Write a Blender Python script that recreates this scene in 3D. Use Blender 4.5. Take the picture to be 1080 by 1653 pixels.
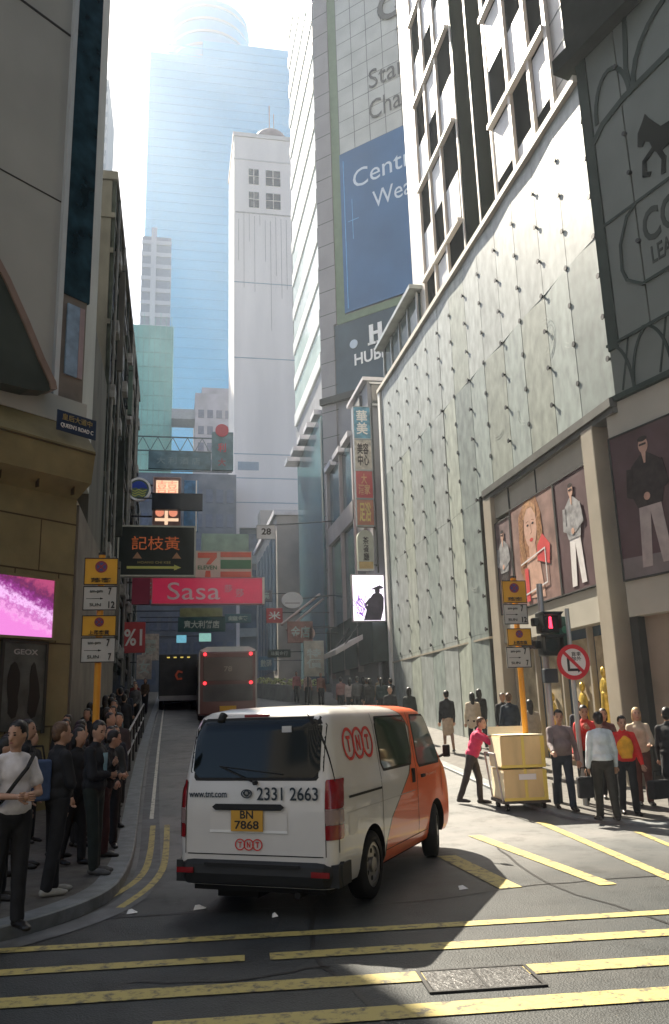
import bpy, bmesh, math, random
from mathutils import Matrix, Vector, Quaternion
random.seed(7)
R = math.radians
sc = bpy.context.scene
for o in list(bpy.data.objects): bpy.data.objects.remove(o)
C = sc.collection
# ---------------------------------------------------------------- camera (x across the street, y up the street)
cam_d = bpy.data.cameras.new('camera'); cam = bpy.data.objects.new('camera', cam_d); C.objects.link(cam); sc.camera = cam
cam_d.sensor_fit = 'VERTICAL'; cam_d.sensor_height = 36.0; cam_d.lens = 36.0*1330/1653
cam_d.clip_start = 0.1; cam_d.clip_end = 3000
_y, _p, _r = R(11.2), R(13.8), R(1.7)
fw = Vector((math.sin(_y)*math.cos(_p), math.cos(_y)*math.cos(_p), math.sin(_p)))
r0 = Vector((math.cos(_y), -math.sin(_y), 0)); u0 = r0.cross(fw)
rt = r0*math.cos(_r)-u0*math.sin(_r); up = u0*math.cos(_r)+r0*math.sin(_r)
cam.matrix_world = Matrix(((rt.x, up.x, -fw.x, 0), (rt.y, up.y, -fw.y, 0), (rt.z, up.z, -fw.z, 1.88), (0, 0, 0, 1)))
# ---------------------------------------------------------------- sky and sun
SUN_EL, SUN_AZ = 46.0, -12.8            # azimuth from +Y, negative towards -X
w = bpy.data.worlds.new("World"); sc.world = w; w.use_nodes = True
nt = w.node_tree; bg = nt.nodes['Background']
sky = nt.nodes.new('ShaderNodeTexSky'); sky.sky_type = 'NISHITA'; sky.sun_disc = False
sky.sun_elevation = R(SUN_EL); sky.sun_rotation = R(SUN_AZ); sky.air_density = 0.8; sky.dust_density = 1.2; sky.ozone_density = 1.0
nt.links.new(sky.outputs[0], bg.inputs[0]); bg.inputs[1].default_value = 0.05
sd = bpy.data.lights.new('sun', 'SUN'); sun = bpy.data.objects.new('sun', sd); C.objects.link(sun)
sd.energy = 5.0; sd.angle = R(0.5); sd.color = (1.0, 0.90, 0.74)
s_dir = Vector((math.sin(R(SUN_AZ))*math.cos(R(SUN_EL)), math.cos(R(SUN_AZ))*math.cos(R(SUN_EL)), math.sin(R(SUN_EL))))
sun.rotation_mode = 'QUATERNION'; sun.rotation_quaternion = s_dir.to_track_quat('Z', 'Y'); sun.location = (0, 0, 60)
sc.view_settings.view_transform = 'Standard'; sc.view_settings.look = 'None'; sc.view_settings.exposure = 2.08; sc.view_settings.gamma = 1
sc.cycles.volume_bounces = 0; sc.cycles.max_bounces = 6; sc.cycles.diffuse_bounces = 2

# ---------------------------------------------------------------- materials
_mc = {}
def mat(name, col, rough=.7, metal=0., var=.12, scale=2., bump=0., bscale=30., spec=.4, emit=None, es=0., coat=0., streak=0., stain=None, alpha=None, trans=0.):
    if name in _mc: return _mc[name]
    m = bpy.data.materials.new(name); m.use_nodes = True; n = m.node_tree.nodes; l = m.node_tree.links
    b = n['Principled BSDF']; tc = n.new('ShaderNodeTexCoord')
    b.inputs['Roughness'].default_value = rough; b.inputs['Metallic'].default_value = metal
    b.inputs['Specular IOR Level'].default_value = spec; b.inputs['Coat Weight'].default_value = coat; b.inputs['Coat Roughness'].default_value = .06
    c = Vector(col)
    if var > 0:
        nz = n.new('ShaderNodeTexNoise'); nz.inputs['Scale'].default_value = scale; nz.inputs['Detail'].default_value = 6
        mp = n.new('ShaderNodeMapping'); l.new(tc.outputs['Object'], mp.inputs[0]); l.new(mp.outputs[0], nz.inputs['Vector'])
        if streak: mp.inputs['Scale'].default_value = (1, 1, 1-streak)
        rp = n.new('ShaderNodeValToRGB'); rp.color_ramp.elements[0].position = .3; rp.color_ramp.elements[1].position = .7
        lo = c*(1-var); hi = c*(1+var)
        if stain: lo = Vector(stain)
        rp.color_ramp.elements[0].color = (*lo, 1); rp.color_ramp.elements[1].color = (*[min(1, x) for x in hi], 1)
        l.new(nz.outputs['Fac'], rp.inputs[0]); l.new(rp.outputs[0], b.inputs['Base Color'])
    else: b.inputs['Base Color'].default_value = (*c, 1)
    if bump > 0:
        n2 = n.new('ShaderNodeTexNoise'); n2.inputs['Scale'].default_value = bscale; n2.inputs['Detail'].default_value = 4
        l.new(tc.outputs['Object'], n2.inputs['Vector'])
        bp = n.new('ShaderNodeBump'); bp.inputs['Strength'].default_value = bump; bp.inputs['Distance'].default_value = .02
        l.new(n2.outputs['Fac'], bp.inputs['Height']); l.new(bp.outputs[0], b.inputs['Normal'])
    if emit:
        b.inputs['Emission Color'].default_value = (*emit, 1); b.inputs['Emission Strength'].default_value = es
    if trans: b.inputs['Transmission Weight'].default_value = trans
    _mc[name] = m; return m
def G(name, v, **k): return mat(name, (v, v, v), **k)

# ---------------------------------------------------------------- mesh helpers
class MB:
    def __init__(s, M=None): s.v = []; s.f = []; s.mi = []; s.M = M or Matrix.Identity(4); s.cur = 0
    def add(s, vs, fs, M=None):
        k = len(s.v); T = s.M @ M if M else s.M
        s.v += [T @ Vector(p) for p in vs]; s.f += [tuple(i+k for i in f) for f in fs]; s.mi += [s.cur]*len(fs); return s
    def box(s, x0, x1, y0, y1, z0, z1, M=None):
        return s.add([(x0, y0, z0), (x1, y0, z0), (x1, y1, z0), (x0, y1, z0), (x0, y0, z1), (x1, y0, z1), (x1, y1, z1), (x0, y1, z1)],
                     [(0, 3, 2, 1), (4, 5, 6, 7), (0, 1, 5, 4), (1, 2, 6, 5), (2, 3, 7, 6), (3, 0, 4, 7)], M)
    def prism(s, poly, h0, h1, M=None):           # poly in xy counter-clockwise, extruded along z
        n = len(poly); a = sum(poly[i][0]*poly[(i+1) % n][1]-poly[(i+1) % n][0]*poly[i][1] for i in range(n))
        if a < 0: poly = poly[::-1]
        vs = [(x, y, h0) for x, y in poly]+[(x, y, h1) for x, y in poly]
        fs = [tuple(range(n))[::-1], tuple(range(n, 2*n))]+[(i, (i+1) % n, n+(i+1) % n, n+i) for i in range(n)]
        return s.add(vs, fs, M)
    def disc(s, cx, cy, r, h0, h1, n=32, M=None, ry=None):
        ry = ry or r
        return s.prism([(cx+r*math.cos(2*math.pi*i/n), cy+ry*math.sin(2*math.pi*i/n)) for i in range(n)], h0, h1, M)
    def ring(s, cx, cy, ro, ri, h0, h1, n=36, M=None):
        vs = []; fs = []
        for i in range(n):
            a = 2*math.pi*i/n; c_, s_ = math.cos(a), math.sin(a)
            vs += [(cx+ro*c_, cy+ro*s_, h0), (cx+ro*c_, cy+ro*s_, h1), (cx+ri*c_, cy+ri*s_, h1), (cx+ri*c_, cy+ri*s_, h0)]
        for i in range(n):
            a = 4*i; b = 4*((i+1) % n)
            for q in range(4): fs.append((a+q, b+q, b+(q+1) % 4, a+(q+1) % 4))
        return s.add(vs, fs, M)
    def tube(s, p0, p1, r0_, r1_=None, n=10, caps=True, M=None):
        p0 = Vector(p0); p1 = Vector(p1); r1_ = r0_ if r1_ is None else r1_
        z = (p1-p0).normalized(); x = z.orthogonal().normalized(); y = z.cross(x)
        vs = []
        for p, r in ((p0, r0_), (p1, r1_)):
            for i in range(n):
                a = 2*math.pi*i/n; vs.append(p+x*r*math.cos(a)+y*r*math.sin(a))
        fs = [(i, (i+1) % n, n+(i+1) % n, n+i) for i in range(n)]
        if caps: fs += [tuple(range(n))[::-1], tuple(range(n, 2*n))]
        return s.add(vs, fs, M)
    def path(s, pts, r, n=8, M=None):
        for a, b in zip(pts, pts[1:]): s.tube(a, b, r, n=n, M=M)
        return s
    def line(s, pts, w_, h0, h1, M=None):          # flat strip along 2d polyline with thickness h0..h1
        for (x0, y0), (x1, y1) in zip(pts, pts[1:]):
            d = Vector((x1-x0, y1-y0)); 
            if d.length < 1e-6: continue
            d.normalize(); nx, ny = -d.y*w_/2, d.x*w_/2; ex, ey = d.x*w_*.3, d.y*w_*.3
            s.prism([(x0-ex+nx, y0-ey+ny), (x0-ex-nx, y0-ey-ny), (x1+ex-nx, y1+ey-ny), (x1+ex+nx, y1+ey+ny)], h0, h1, M); h1 += .0004
        return s
    def caps(s, p0, p1, r0_, r1_, n=10, M=None):   # capsule with two radii
        p0 = Vector(p0); p1 = Vector(p1); z = p1-p0
        if z.length < 1e-5: z = Vector((0, 0, 1e-3))
        z.normalize(); x = z.orthogonal().normalized(); y = z.cross(x); rings = []
        for t in (-75, -45, -15): rings.append((p0+z*r0_*math.sin(R(t)), r0_*math.cos(R(t))))
        for t in (15, 45, 75): rings.append((p1+z*r1_*math.sin(R(t)), r1_*math.cos(R(t))))
        vs = []; fs = []
        for p, r in rings:
            for i in range(n):
                a = 2*math.pi*i/n; vs.append(p+x*r*math.cos(a)+y*r*math.sin(a))
        for k in range(5):
            for i in range(n): fs.append((k*n+i, k*n+(i+1) % n, (k+1)*n+(i+1) % n, (k+1)*n+i))
        fs += [tuple(range(n))[::-1], tuple(range(5*n, 6*n))]
        return s.add(vs, fs, M)
    def ell(s, c, r, rot=None, n=14, m=9, M=None):
        vs = [(0, 0, -1)]; fs = []
        for j in range(1, m):
            t = -math.pi/2+math.pi*j/m
            for i in range(n):
                a = 2*math.pi*i/n; vs.append((math.cos(t)*math.cos(a), math.cos(t)*math.sin(a), math.sin(t)))
        vs.append((0, 0, 1)); L = len(vs)-1
        for i in range(n): fs.append((0, 1+(i+1) % n, 1+i))
        for j in range(m-2):
            for i in range(n): fs.append((1+j*n+i, 1+j*n+(i+1) % n, 1+(j+1)*n+(i+1) % n, 1+(j+1)*n+i))
        for i in range(n): fs.append((1+(m-2)*n+i, 1+(m-2)*n+(i+1) % n, L))
        T = Matrix.Translation(Vector(c)) @ (rot.to_4x4() if rot else Matrix.Identity(4)) @ Matrix.Diagonal((*r, 1))
        return s.add(vs, fs, T if M is None else M @ T)
    def mesh(s, name):
        me = bpy.data.meshes.new(name); me.from_pydata([tuple(v) for v in s.v], [], s.f)
        me.polygons.foreach_set('material_index', s.mi); me.update(); return me
    def build(s, name, mats, parent=None, smooth=False, bevel=0., seg=2, auto=False):
        me = s.mesh(name); o = bpy.data.objects.new(name, me); C.objects.link(o)
        for m in (mats if isinstance(mats, (list, tuple)) else [mats]): me.materials.append(m)
        if parent: o.parent = parent
        if smooth: me.polygons.foreach_set('use_smooth', [True]*len(me.polygons))
        if bevel:
            b = o.modifiers.new('b', 'BEVEL'); b.width = bevel; b.segments = seg; b.limit_method = 'ANGLE'; b.angle_limit = R(40)
        return o
def rep(name, boxes, m, parent, I):
    cache = {}
    for (x0, x1, y0, y1, z0, z1) in boxes:
        k = (round(x1-x0, 3), round(y1-y0, 3), round(z1-z0, 3))
        if k not in cache: cache[k] = MB().box(0, k[0], 0, k[1], 0, k[2]).mesh(name); cache[k].materials.append(m)
        o = bpy.data.objects.new(name, cache[k]); C.objects.link(o); o.parent = parent; o.location = I @ Vector((x0, y0, z0))
def tag(o, label=None, cat=None, group=None, kind=None):
    if label: o['label'] = label
    if cat: o['category'] = cat
    if group: o['group'] = group
    if kind: o['kind'] = kind
    return o
WM = {}
def thing(name, label, cat, loc=(0, 0, 0), rz=0., group=None, M=None):
    o = bpy.data.objects.new(name, None); C.objects.link(o); o.empty_display_size = .1
    m = M if M is not None else Matrix.Translation(Vector(loc)) @ Matrix.Rotation(rz, 4, 'Z')
    o.matrix_world = m; WM[o.name] = m.copy(); tag(o, label, cat, group); return o
def inv(root): return WM[root.name].inverted()
def dup(o, parent=None, world=None, label=None, group=None):
    c = o.copy(); C.objects.link(c)
    if parent: c.parent = parent
    if world is not None: c.matrix_world = world; WM[c.name] = world.copy()
    if label: c['label'] = label
    if group: c['group'] = group
    for ch in o.children: dup(ch, c)
    return c
def face(ox, oy, oz, rx, ry):                 # frame: local x along (rx,ry), local y up, local z out towards the viewer
    l_ = math.hypot(rx, ry); rx /= l_; ry /= l_
    return Matrix(((rx, 0, ry, ox), (ry, 0, -rx, oy), (0, 1, 0, oz), (0, 0, 0, 1)))
def text(body, w_, h_, M, m, parent, name='lettering', ext=.006, off=0.01, label=None, shear=0., sp=1., x0=None):
    cu = bpy.data.curves.new('t', 'FONT'); cu.body = body; cu.extrude = ext; cu.offset = off; cu.resolution_u = 3; cu.shear = shear; cu.space_character = sp
    cu.align_x = 'CENTER'
    t = bpy.data.objects.new('t', cu); C.objects.link(t); dg = bpy.context.evaluated_depsgraph_get()
    me = bpy.data.meshes.new_from_object(t.evaluated_get(dg)); bpy.data.objects.remove(t)
    xs = [v.co.x for v in me.vertices]; ys = [v.co.y for v in me.vertices]; zs = [v.co.z for v in me.vertices]
    cx, cy = (min(xs)+max(xs))/2, (min(ys)+max(ys))/2; sx = w_/(max(xs)-min(xs)); sy = h_/(max(ys)-min(ys)) if h_ else sx
    for v in me.vertices: v.co = M @ Vector(((v.co.x-cx)*sx, (v.co.y-cy)*sy, v.co.z+ext))
    me.materials.clear(); me.materials.append(m)
    o = bpy.data.objects.new(name, me); C.objects.link(o); o.parent = parent
    if label: o['label'] = label
    return o
T = Matrix.Translation
def gz(y): return 0. if y < 14 else min(.075*(y-14), 3.75)

# common materials
dark = mat('dark_metal', (.02, .022, .024), rough=.45, var=.2)
steel = mat('steel', (.35, .36, .37), rough=.4, metal=.7, var=.15)
white_p = mat('white_paint', (.78, .78, .76), rough=.5, var=.05)
glass_d = mat('dark_glass', (.015, .02, .025), rough=.06, var=.0, spec=.8)
glass_b = mat('bluish_glass', (.05, .09, .13), rough=.12, var=.3, scale=1., spec=.8)
# ================================================================ SETTING
def ground_mat(name='asphalt', c0=(.024, .031, .034, 1), c1=(.055, .056, .054, 1), rgh=.55):
    m = bpy.data.materials.new(name); m.use_nodes = True; n = m.node_tree.nodes; l = m.node_tree.links; b = n['Principled BSDF']
    tc = n.new('ShaderNodeTexCoord')
    big = n.new('ShaderNodeTexNoise'); big.inputs['Scale'].default_value = .5; big.inputs['Detail'].default_value = 8; big.inputs['Roughness'].default_value = .65
    fine = n.new('ShaderNodeTexNoise'); fine.inputs['Scale'].default_value = 60; fine.inputs['Detail'].default_value = 3
    vor = n.new('ShaderNodeTexVoronoi'); vor.inputs['Scale'].default_value = 70
    for q in (big, fine, vor): l.new(tc.outputs['Object'], q.inputs['Vector'])
    r1 = n.new('ShaderNodeValToRGB'); r1.color_ramp.elements[0].position = .3; r1.color_ramp.elements[1].position = .72
    r1.color_ramp.elements[0].color = c0; r1.color_ramp.elements[1].color = c1; l.new(big.outputs['Fac'], r1.inputs[0])
    mx = n.new('ShaderNodeMix'); mx.data_type = 'RGBA'; mx.blend_type = 'OVERLAY'; mx.inputs[0].default_value = .8
    l.new(r1.outputs[0], mx.inputs[6]); l.new(fine.outputs['Fac'], mx.inputs[7]); 
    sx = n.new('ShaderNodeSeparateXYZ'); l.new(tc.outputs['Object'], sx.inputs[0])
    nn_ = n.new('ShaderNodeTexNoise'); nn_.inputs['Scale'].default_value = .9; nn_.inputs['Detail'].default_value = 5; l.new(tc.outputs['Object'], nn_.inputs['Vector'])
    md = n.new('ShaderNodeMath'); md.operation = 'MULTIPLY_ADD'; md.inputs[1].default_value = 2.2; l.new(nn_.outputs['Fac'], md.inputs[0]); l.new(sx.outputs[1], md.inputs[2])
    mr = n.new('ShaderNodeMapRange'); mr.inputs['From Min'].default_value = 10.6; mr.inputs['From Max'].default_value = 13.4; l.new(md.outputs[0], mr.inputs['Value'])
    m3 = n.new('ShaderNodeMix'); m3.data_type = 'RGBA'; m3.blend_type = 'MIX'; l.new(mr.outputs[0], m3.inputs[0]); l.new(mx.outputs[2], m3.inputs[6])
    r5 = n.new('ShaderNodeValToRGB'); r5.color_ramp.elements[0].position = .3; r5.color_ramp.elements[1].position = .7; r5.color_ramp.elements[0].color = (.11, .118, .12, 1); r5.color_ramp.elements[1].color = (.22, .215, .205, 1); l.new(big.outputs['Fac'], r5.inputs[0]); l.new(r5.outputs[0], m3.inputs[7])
    # oil stains and tyre-dark patches
    st_ = n.new('ShaderNodeTexNoise'); st_.inputs['Scale'].default_value = 1.7; st_.inputs['Detail'].default_value = 9; st_.inputs['Roughness'].default_value = .75; l.new(tc.outputs['Object'], st_.inputs['Vector'])
    r6 = n.new('ShaderNodeValToRGB'); r6.color_ramp.elements[0].position = .36; r6.color_ramp.elements[1].position = .5; r6.color_ramp.elements[0].color = (.45, .45, .45, 1); l.new(st_.outputs['Fac'], r6.inputs[0])
    m4 = n.new('ShaderNodeMix'); m4.data_type = 'RGBA'; m4.blend_type = 'MULTIPLY'; m4.inputs[0].default_value = .8; l.new(m3.outputs[2], m4.inputs[6]); l.new(r6.outputs[0], m4.inputs[7]); l.new(m4.outputs[2], b.inputs['Base Color'])
    bp = n.new('ShaderNodeBump'); bp.inputs['Strength'].default_value = .3; bp.inputs['Distance'].default_value = .012
    l.new(vor.outputs['Distance'], bp.inputs['Height']); l.new(bp.outputs[0], b.inputs['Normal'])
    b.inputs['Roughness'].default_value = rgh; b.inputs['Specular IOR Level'].default_value = .32
    return m
def paint_mat(name, col, wear=.5):
    m = bpy.data.materials.new(name); m.use_nodes = True; n = m.node_tree.nodes; l = m.node_tree.links; b = n['Principled BSDF']
    tc = n.new('ShaderNodeTexCoord'); a = n.new('ShaderNodeTexNoise'); a.inputs['Scale'].default_value = 9; a.inputs['Detail'].default_value = 10; a.inputs['Roughness'].default_value = .7
    l.new(tc.outputs['Object'], a.inputs['Vector']); r1 = n.new('ShaderNodeValToRGB')
    r1.color_ramp.elements[0].position = wear-.06; r1.color_ramp.elements[1].position = wear+.06
    r1.color_ramp.elements[0].color = (.10, .09, .06, 1); r1.color_ramp.elements[1].color = (*col, 1)
    l.new(a.outputs['Fac'], r1.inputs[0]); l.new(r1.outputs[0], b.inputs['Base Color']); b.inputs['Roughness'].default_value = .6
    bp = n.new('ShaderNodeBump'); bp.inputs['Strength'].default_value = .2; bp.inputs['Distance'].default_value = .01; l.new(a.outputs['Fac'], bp.inputs['Height']); l.new(bp.outputs[0], b.inputs['Normal'])
    return m
asph = ground_mat()
ypaint = paint_mat('yellow_road_paint', (.42, .34, .11), .44); wpaint = paint_mat('pale_road_paint', (.6, .58, .5), .42)
ys = [-38, -20, 0, 6, 10, 12, 14]+[14+2*i for i in range(1, 26)]+[66, 80, 150, 458]
xs = [-298, -60, -20, -8, -4, -2, 0, 2, 4, 6, 8, 12, 20, 60, 298]
vs = [(x, y, gz(y)) for y in ys for x in xs]; nx = len(xs)
fs = [(j*nx+i, j*nx+i+1, (j+1)*nx+i+1, (j+1)*nx+i) for j in range(len(ys)-1) for i in range(nx-1)]
g = MB(); g.add(vs, fs); tag(g.build('ground', asph), kind='structure')
def densify(pts, step=1.5):
    out = []
    for (x0, y0), (x1, y1) in zip(pts, pts[1:]):
        k = max(1, int(math.hypot(x1-x0, y1-y0)/step))
        for i in range(k): out.append((x0+(x1-x0)*i/k, y0+(y1-y0)*i/k))
    out.append(pts[-1]); return out
def strip(mb, pts, w_, dz=.009, step=1.):
    pts = densify(pts, step); vs = []; fs = []
    for i, (x, y) in enumerate(pts):
        a = pts[max(0, i-1)]; b = pts[min(len(pts)-1, i+1)]; d = Vector((b[0]-a[0], b[1]-a[1])).normalized()
        vs += [(x-d.y*w_/2, y+d.x*w_/2, gz(y)+dz), (x+d.y*w_/2, y-d.x*w_/2, gz(y)+dz)]
    fs = [(2*i, 2*i+1, 2*i+3, 2*i+2) for i in range(len(pts)-1)]; mb.add(vs, fs)
paver = mat('pavement_blocks', (.10, .095, .085), rough=.75, var=.3, scale=6, bump=.3, bscale=12)
kerbm = mat('kerb_stone', (.17, .185, .19), rough=.6, var=.25, scale=5, bump=.2, bscale=25)
def smooth_pts(pts, n=3):
    for _ in range(n):
        q = [pts[0]]
        for a, b in zip(pts, pts[1:]): q += [(a[0]*.75+b[0]*.25, a[1]*.75+b[1]*.25), (a[0]*.25+b[0]*.75, a[1]*.25+b[1]*.75)]
        q.append(pts[-1]); pts = q
    return pts
kl = smooth_pts([(-.75, 64), (-.77, 29), (-.61, 17.5), (-.5, 13), (-.5, 11.2), (-.62, 9.6), (-1.5, 8.3), (-3.2, 7.2), (-9, 5.2)])
kl = [p for i, p in enumerate(kl) if i == 0 or math.hypot(p[0]-kl[i-1][0], p[1]-kl[i-1][1]) > .02]
kl = densify(kl, 1.5)
def pavement(name, pts, side, inner, kh=.13):
    # side +1: pavement lies to the +x side of the line
    top = MB(); kb = MB(); P = []; Q = []
    for i, (x, y) in enumerate(pts):
        a = pts[max(0, i-1)]; b = pts[min(len(pts)-1, i+1)]; d = Vector((b[0]-a[0], b[1]-a[1])).normalized()
        nx_, ny_ = (-d.y, d.x); s_ = 1
        if (nx_*side) < 0: s_ = -1
        P.append((x, y)); Q.append((x+nx_*s_*.26, y+ny_*s_*.26))
    vs = []; fs = []
    for (x, y), (qx, qy) in zip(P, Q): vs += [(x, y, gz(y)-.05), (x, y, gz(y)+kh-.015), (x+(qx-x)*.08, y+(qy-y)*.08, gz(y)+kh), (qx, qy, gz(y)+kh+.002), (qx, qy, gz(y)-.05)]
    for i in range(len(P)-1):
        for k in range(4): fs.append((5*i+k, 5*i+k+1, 5*i+k+6, 5*i+k+5))
    kb.add(vs, fs); tag(kb.build(name+'_kerb', kerbm), kind='structure')
    vs = []; fs = []
    for (qx, qy) in Q:
        ex, ey = inner(qx, qy); vs += [(qx, qy, gz(qy)+kh-.002), (ex, ey, gz(qy)+kh-.002)]
    for i in range(len(Q)-1): fs.append((2*i, 2*i+1, 2*i+3, 2*i+2))
    top.add(vs, fs); tag(top.build(name, paver), kind='structure')
pavement('left_pavement', kl, -1, lambda x, y: (-14, max(y, 9.2)))
kr = densify(smooth_pts([(7.4, 64), (7.2, 40), (6.75, 24), (6.6, 17), (6.5, 14.6), (7.3, 12.6), (9.6, 11.4), (16, 10.4)], 3), 1.5)
pavement('right_pavement', kr, 1, lambda x, y: (20, max(y, 12.2)), .06)
# painted markings
mk = MB()
for y0, xa, xb, w_ in ((8.0, -1.9, 9, .16), (7.33, -2.6, .6, .17), (7.33, .8, 9, .2), (6.58, -1.7, 9, .23), (5.88, -.1, 9, .25), (5.15, 1.6, 9, .25)):
    strip(mk, [(xa, y0-.085*xa), (xb, y0-.085*xb)], w_)
tag(mk.build('yellow_box_stripes', ypaint), kind='structure')
mk = MB()
off = lambda o_: [(x+o_[0], y+o_[1]) for x, y in kl]
nl = [(-.06, 15.4), (-.06, 12.6), (-.1, 11.4), (-.24, 10.4), (-.5, 9.5)]; strip(mk, smooth_pts(nl), .09)
nl = [(-.3, 15.4), (-.28, 12.6), (-.32, 11.4), (-.46, 10.6), (-.7, 9.9)]; strip(mk, smooth_pts(nl), .09)
tag(mk.build('double_yellow_lines', ypaint), kind='structure')
mk = MB(); strip(mk, [(-.34, 16), (-.42, 28), (-.5, 50)], .07); strip(mk, [(6.0, 24), (6.1, 34), (6.2, 44)], .08)
tag(mk.build('edge_line', wpaint), kind='structure')
mk = MB(); strip(mk, [(3.62, 11.3), (3.62, 9.1)], .26); strip(mk, [(4.6, 12.9), (4.66, 8.9)], .2); strip(mk, [(6.15, 13.9), (5.45, 8.9)], .16); strip(mk, [(7.0, 12.3), (6.3, 9.0)], .1)
tag(mk.build('lane_marks', ypaint), kind='structure')
gut = MB(); strip(gut, [(x+.22, y-.02) for x, y in kl if y > 5.5], .3, .0065); 
tag(gut.build('gutter', mat('gutter_concrete', (.12, .125, .13), rough=.7, var=.3, scale=4)), kind='structure')

tar = MB()
for pts in ([(-2, 9.0), (.6, 9.1), (2.2, 8.7), (4.1, 9.3), (8, 8.9)], [(1.2, 4.5), (1.35, 6.0), (1.1, 7.4), (1.5, 9.2)], [(4.2, 5), (4.4, 7.2), (4.0, 9.4), (4.6, 12)], [(-.3, 6.9), (.5, 6.7), (1.2, 6.9)], [(2.4, 12), (2.5, 20), (2.7, 34)]):
    q = smooth_pts(pts, 2); q = [(x+rg_.uniform(-.03, .03), y+rg_.uniform(-.03, .03)) for rg_ in [random.Random(5)] for x, y in densify(q, .35)]; strip(tar, q, .035, .005, .35)
tag(tar.build('tar_seams', mat('tar', (.012, .013, .014), rough=.45, var=.2)), kind='structure')
# ================================================================ RIGHT SIDE: glass-clad store
bronze = mat('champagne_metal', (.42, .38, .31), rough=.4, metal=.2, var=.12, scale=1.2)
darkgap = mat('dark_joint', (.03, .03, .028), rough=.7, var=.2)
def frost(name, col):
    m = mat(name, col, rough=.45, var=.26, scale=3.4, bump=.16, bscale=5, spec=.45, streak=.45)
    return m
fr = [frost('frosted_glass_pale', (.345, .38, .375)), frost('frosted_glass_grey', (.25, .295, .285)), frost('frosted_glass_warm', (.33, .365, .325))]
st = thing('glass_clad_store', 'store clad in tilted frosted glass strips with dark bolts', 'building', (9.5, 23.5, 0)); I = inv(st)
b = MB(I); b.box(9.9, 26, 15.9, 36.3, -1, 16.6); b.build('wall', mat('store_core', (.3, .31, .3), rough=.8, var=.2), st)
XF = 9.5; y_lo = 15.6; ncol = 14; pitch_y = 1.43
rngp = random.Random(3)
bolts = MB(I); nb = 0
for i in range(ncol):
    ya = y_lo+i*pitch_y; yb = ya+pitch_y-.015; zb = 8.5 if ya < 23.2 else gz(ya)-.2
    tl = R(2.6 if i % 2 else -2.2)*(1 if i < 8 else .6)
    zt = 16.75; segs = [(zb, zt, 0)]
    cuts = [zb]+[z for z in (4.2, 8.4, 12.53) if z > zb+.5]+[zt]; low = [1, 1, 2, 1, 2, 1, 1, 2, 0, 1, 0, 2, 0, 1][i]
    for q, (a, c_) in enumerate(zip(cuts, cuts[1:])):
        top_ = c_ > 13; t_ = tl*(.5 if top_ else 1)
        cy, hw_ = (ya+yb)/2, (yb-ya)/2
        p = MB(I); dx = hw_*math.tan(t_)
        p.add([(XF-dx-.02, cy-hw_, a), (XF+dx-.02, cy+hw_, a), (XF+dx+.0, cy+hw_, a), (XF-dx, cy-hw_, a),
               (XF-dx-.02, cy-hw_, c_-.01), (XF+dx-.02, cy+hw_, c_-.01), (XF+dx, cy+hw_, c_-.01), (XF-dx, cy-hw_, c_-.01)],
              [(0, 3, 2, 1), (4, 5, 6, 7), (0, 1, 5, 4), (1, 2, 6, 5), (2, 3, 7, 6), (3, 0, 4, 7)])
        p.build('glass_panel', fr[(2 if i == 6 else 0) if top_ else low], st)
    z = 15.63
    while z > max(zb+.3, 3.5 if ya < 26 else 4):
        bolts.tube((XF-.055, ya+.04, z), (XF+.05, ya+.04, z), .035, .035, 8)
        bolts.disc(0, 0, .07, 0, .015, 10, face(XF-.055, ya+.04, z, 0, -1)); z -= 1.03; nb += 1
tag(bolts.build('bolt', dark, st), kind='stuff')
b = MB(I)
for i in range(ncol+1): b.box(XF+.03, XF+.12, y_lo+i*pitch_y-.03, y_lo+i*pitch_y+.03, (8.5 if i < 6 else 0), 16.7)
b.build('joint_rail', darkgap, st)
b = MB(I); b.box(XF-.14, XF+.5, y_lo, 36.0, 16.76, 16.95); b.build('coping', mat('pale_stone', (.6, .57, .5), rough=.6, var=.08), st)
b = MB(I); b.box(XF-.1, XF+.4, 35.65, 36.0, -.5, 16.75); b.build('end_pier', white_p, st)
b = MB(I); b.box(XF-.16, XF+.3, y_lo, 23.5, 8.3, 8.5); b.box(XF-.1, XF+.3, y_lo, 23.5, 8.16, 8.28); b.build('ledge', mat('ledge_metal', (.12, .12, .11), rough=.45, metal=.3, var=.2), st)
b = MB(I); b.box(XF-.04, XF+.3, 24, 36, 4.0, 4.06); b.build('seam_rail', bronze, st)
# etched scroll lines on glass
sm = mat('etched_lines', (.42, .46, .44), rough=.4, var=0); s_ = MB(I)
for (cy, cz, r_) in ((18.6, 11.4, .5), (20.2, 10.0, .45), (17.2, 11.0, .5), (22.2, 10.2, .4), (25, 6, .4)):
    a0 = rngp.uniform(0, 6)
    for rr_ in (r_, r_*.8):
        pts = [(-(cy+rr_*math.cos(a0+t*.25)), cz+rr_*math.sin(a0+t*.25)) for t in range(14)]
        s_.line(pts, .012, .032, .034, face(XF, 0, 0, 0, -1))
s_.build('etched_scroll', sm, st)
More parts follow.
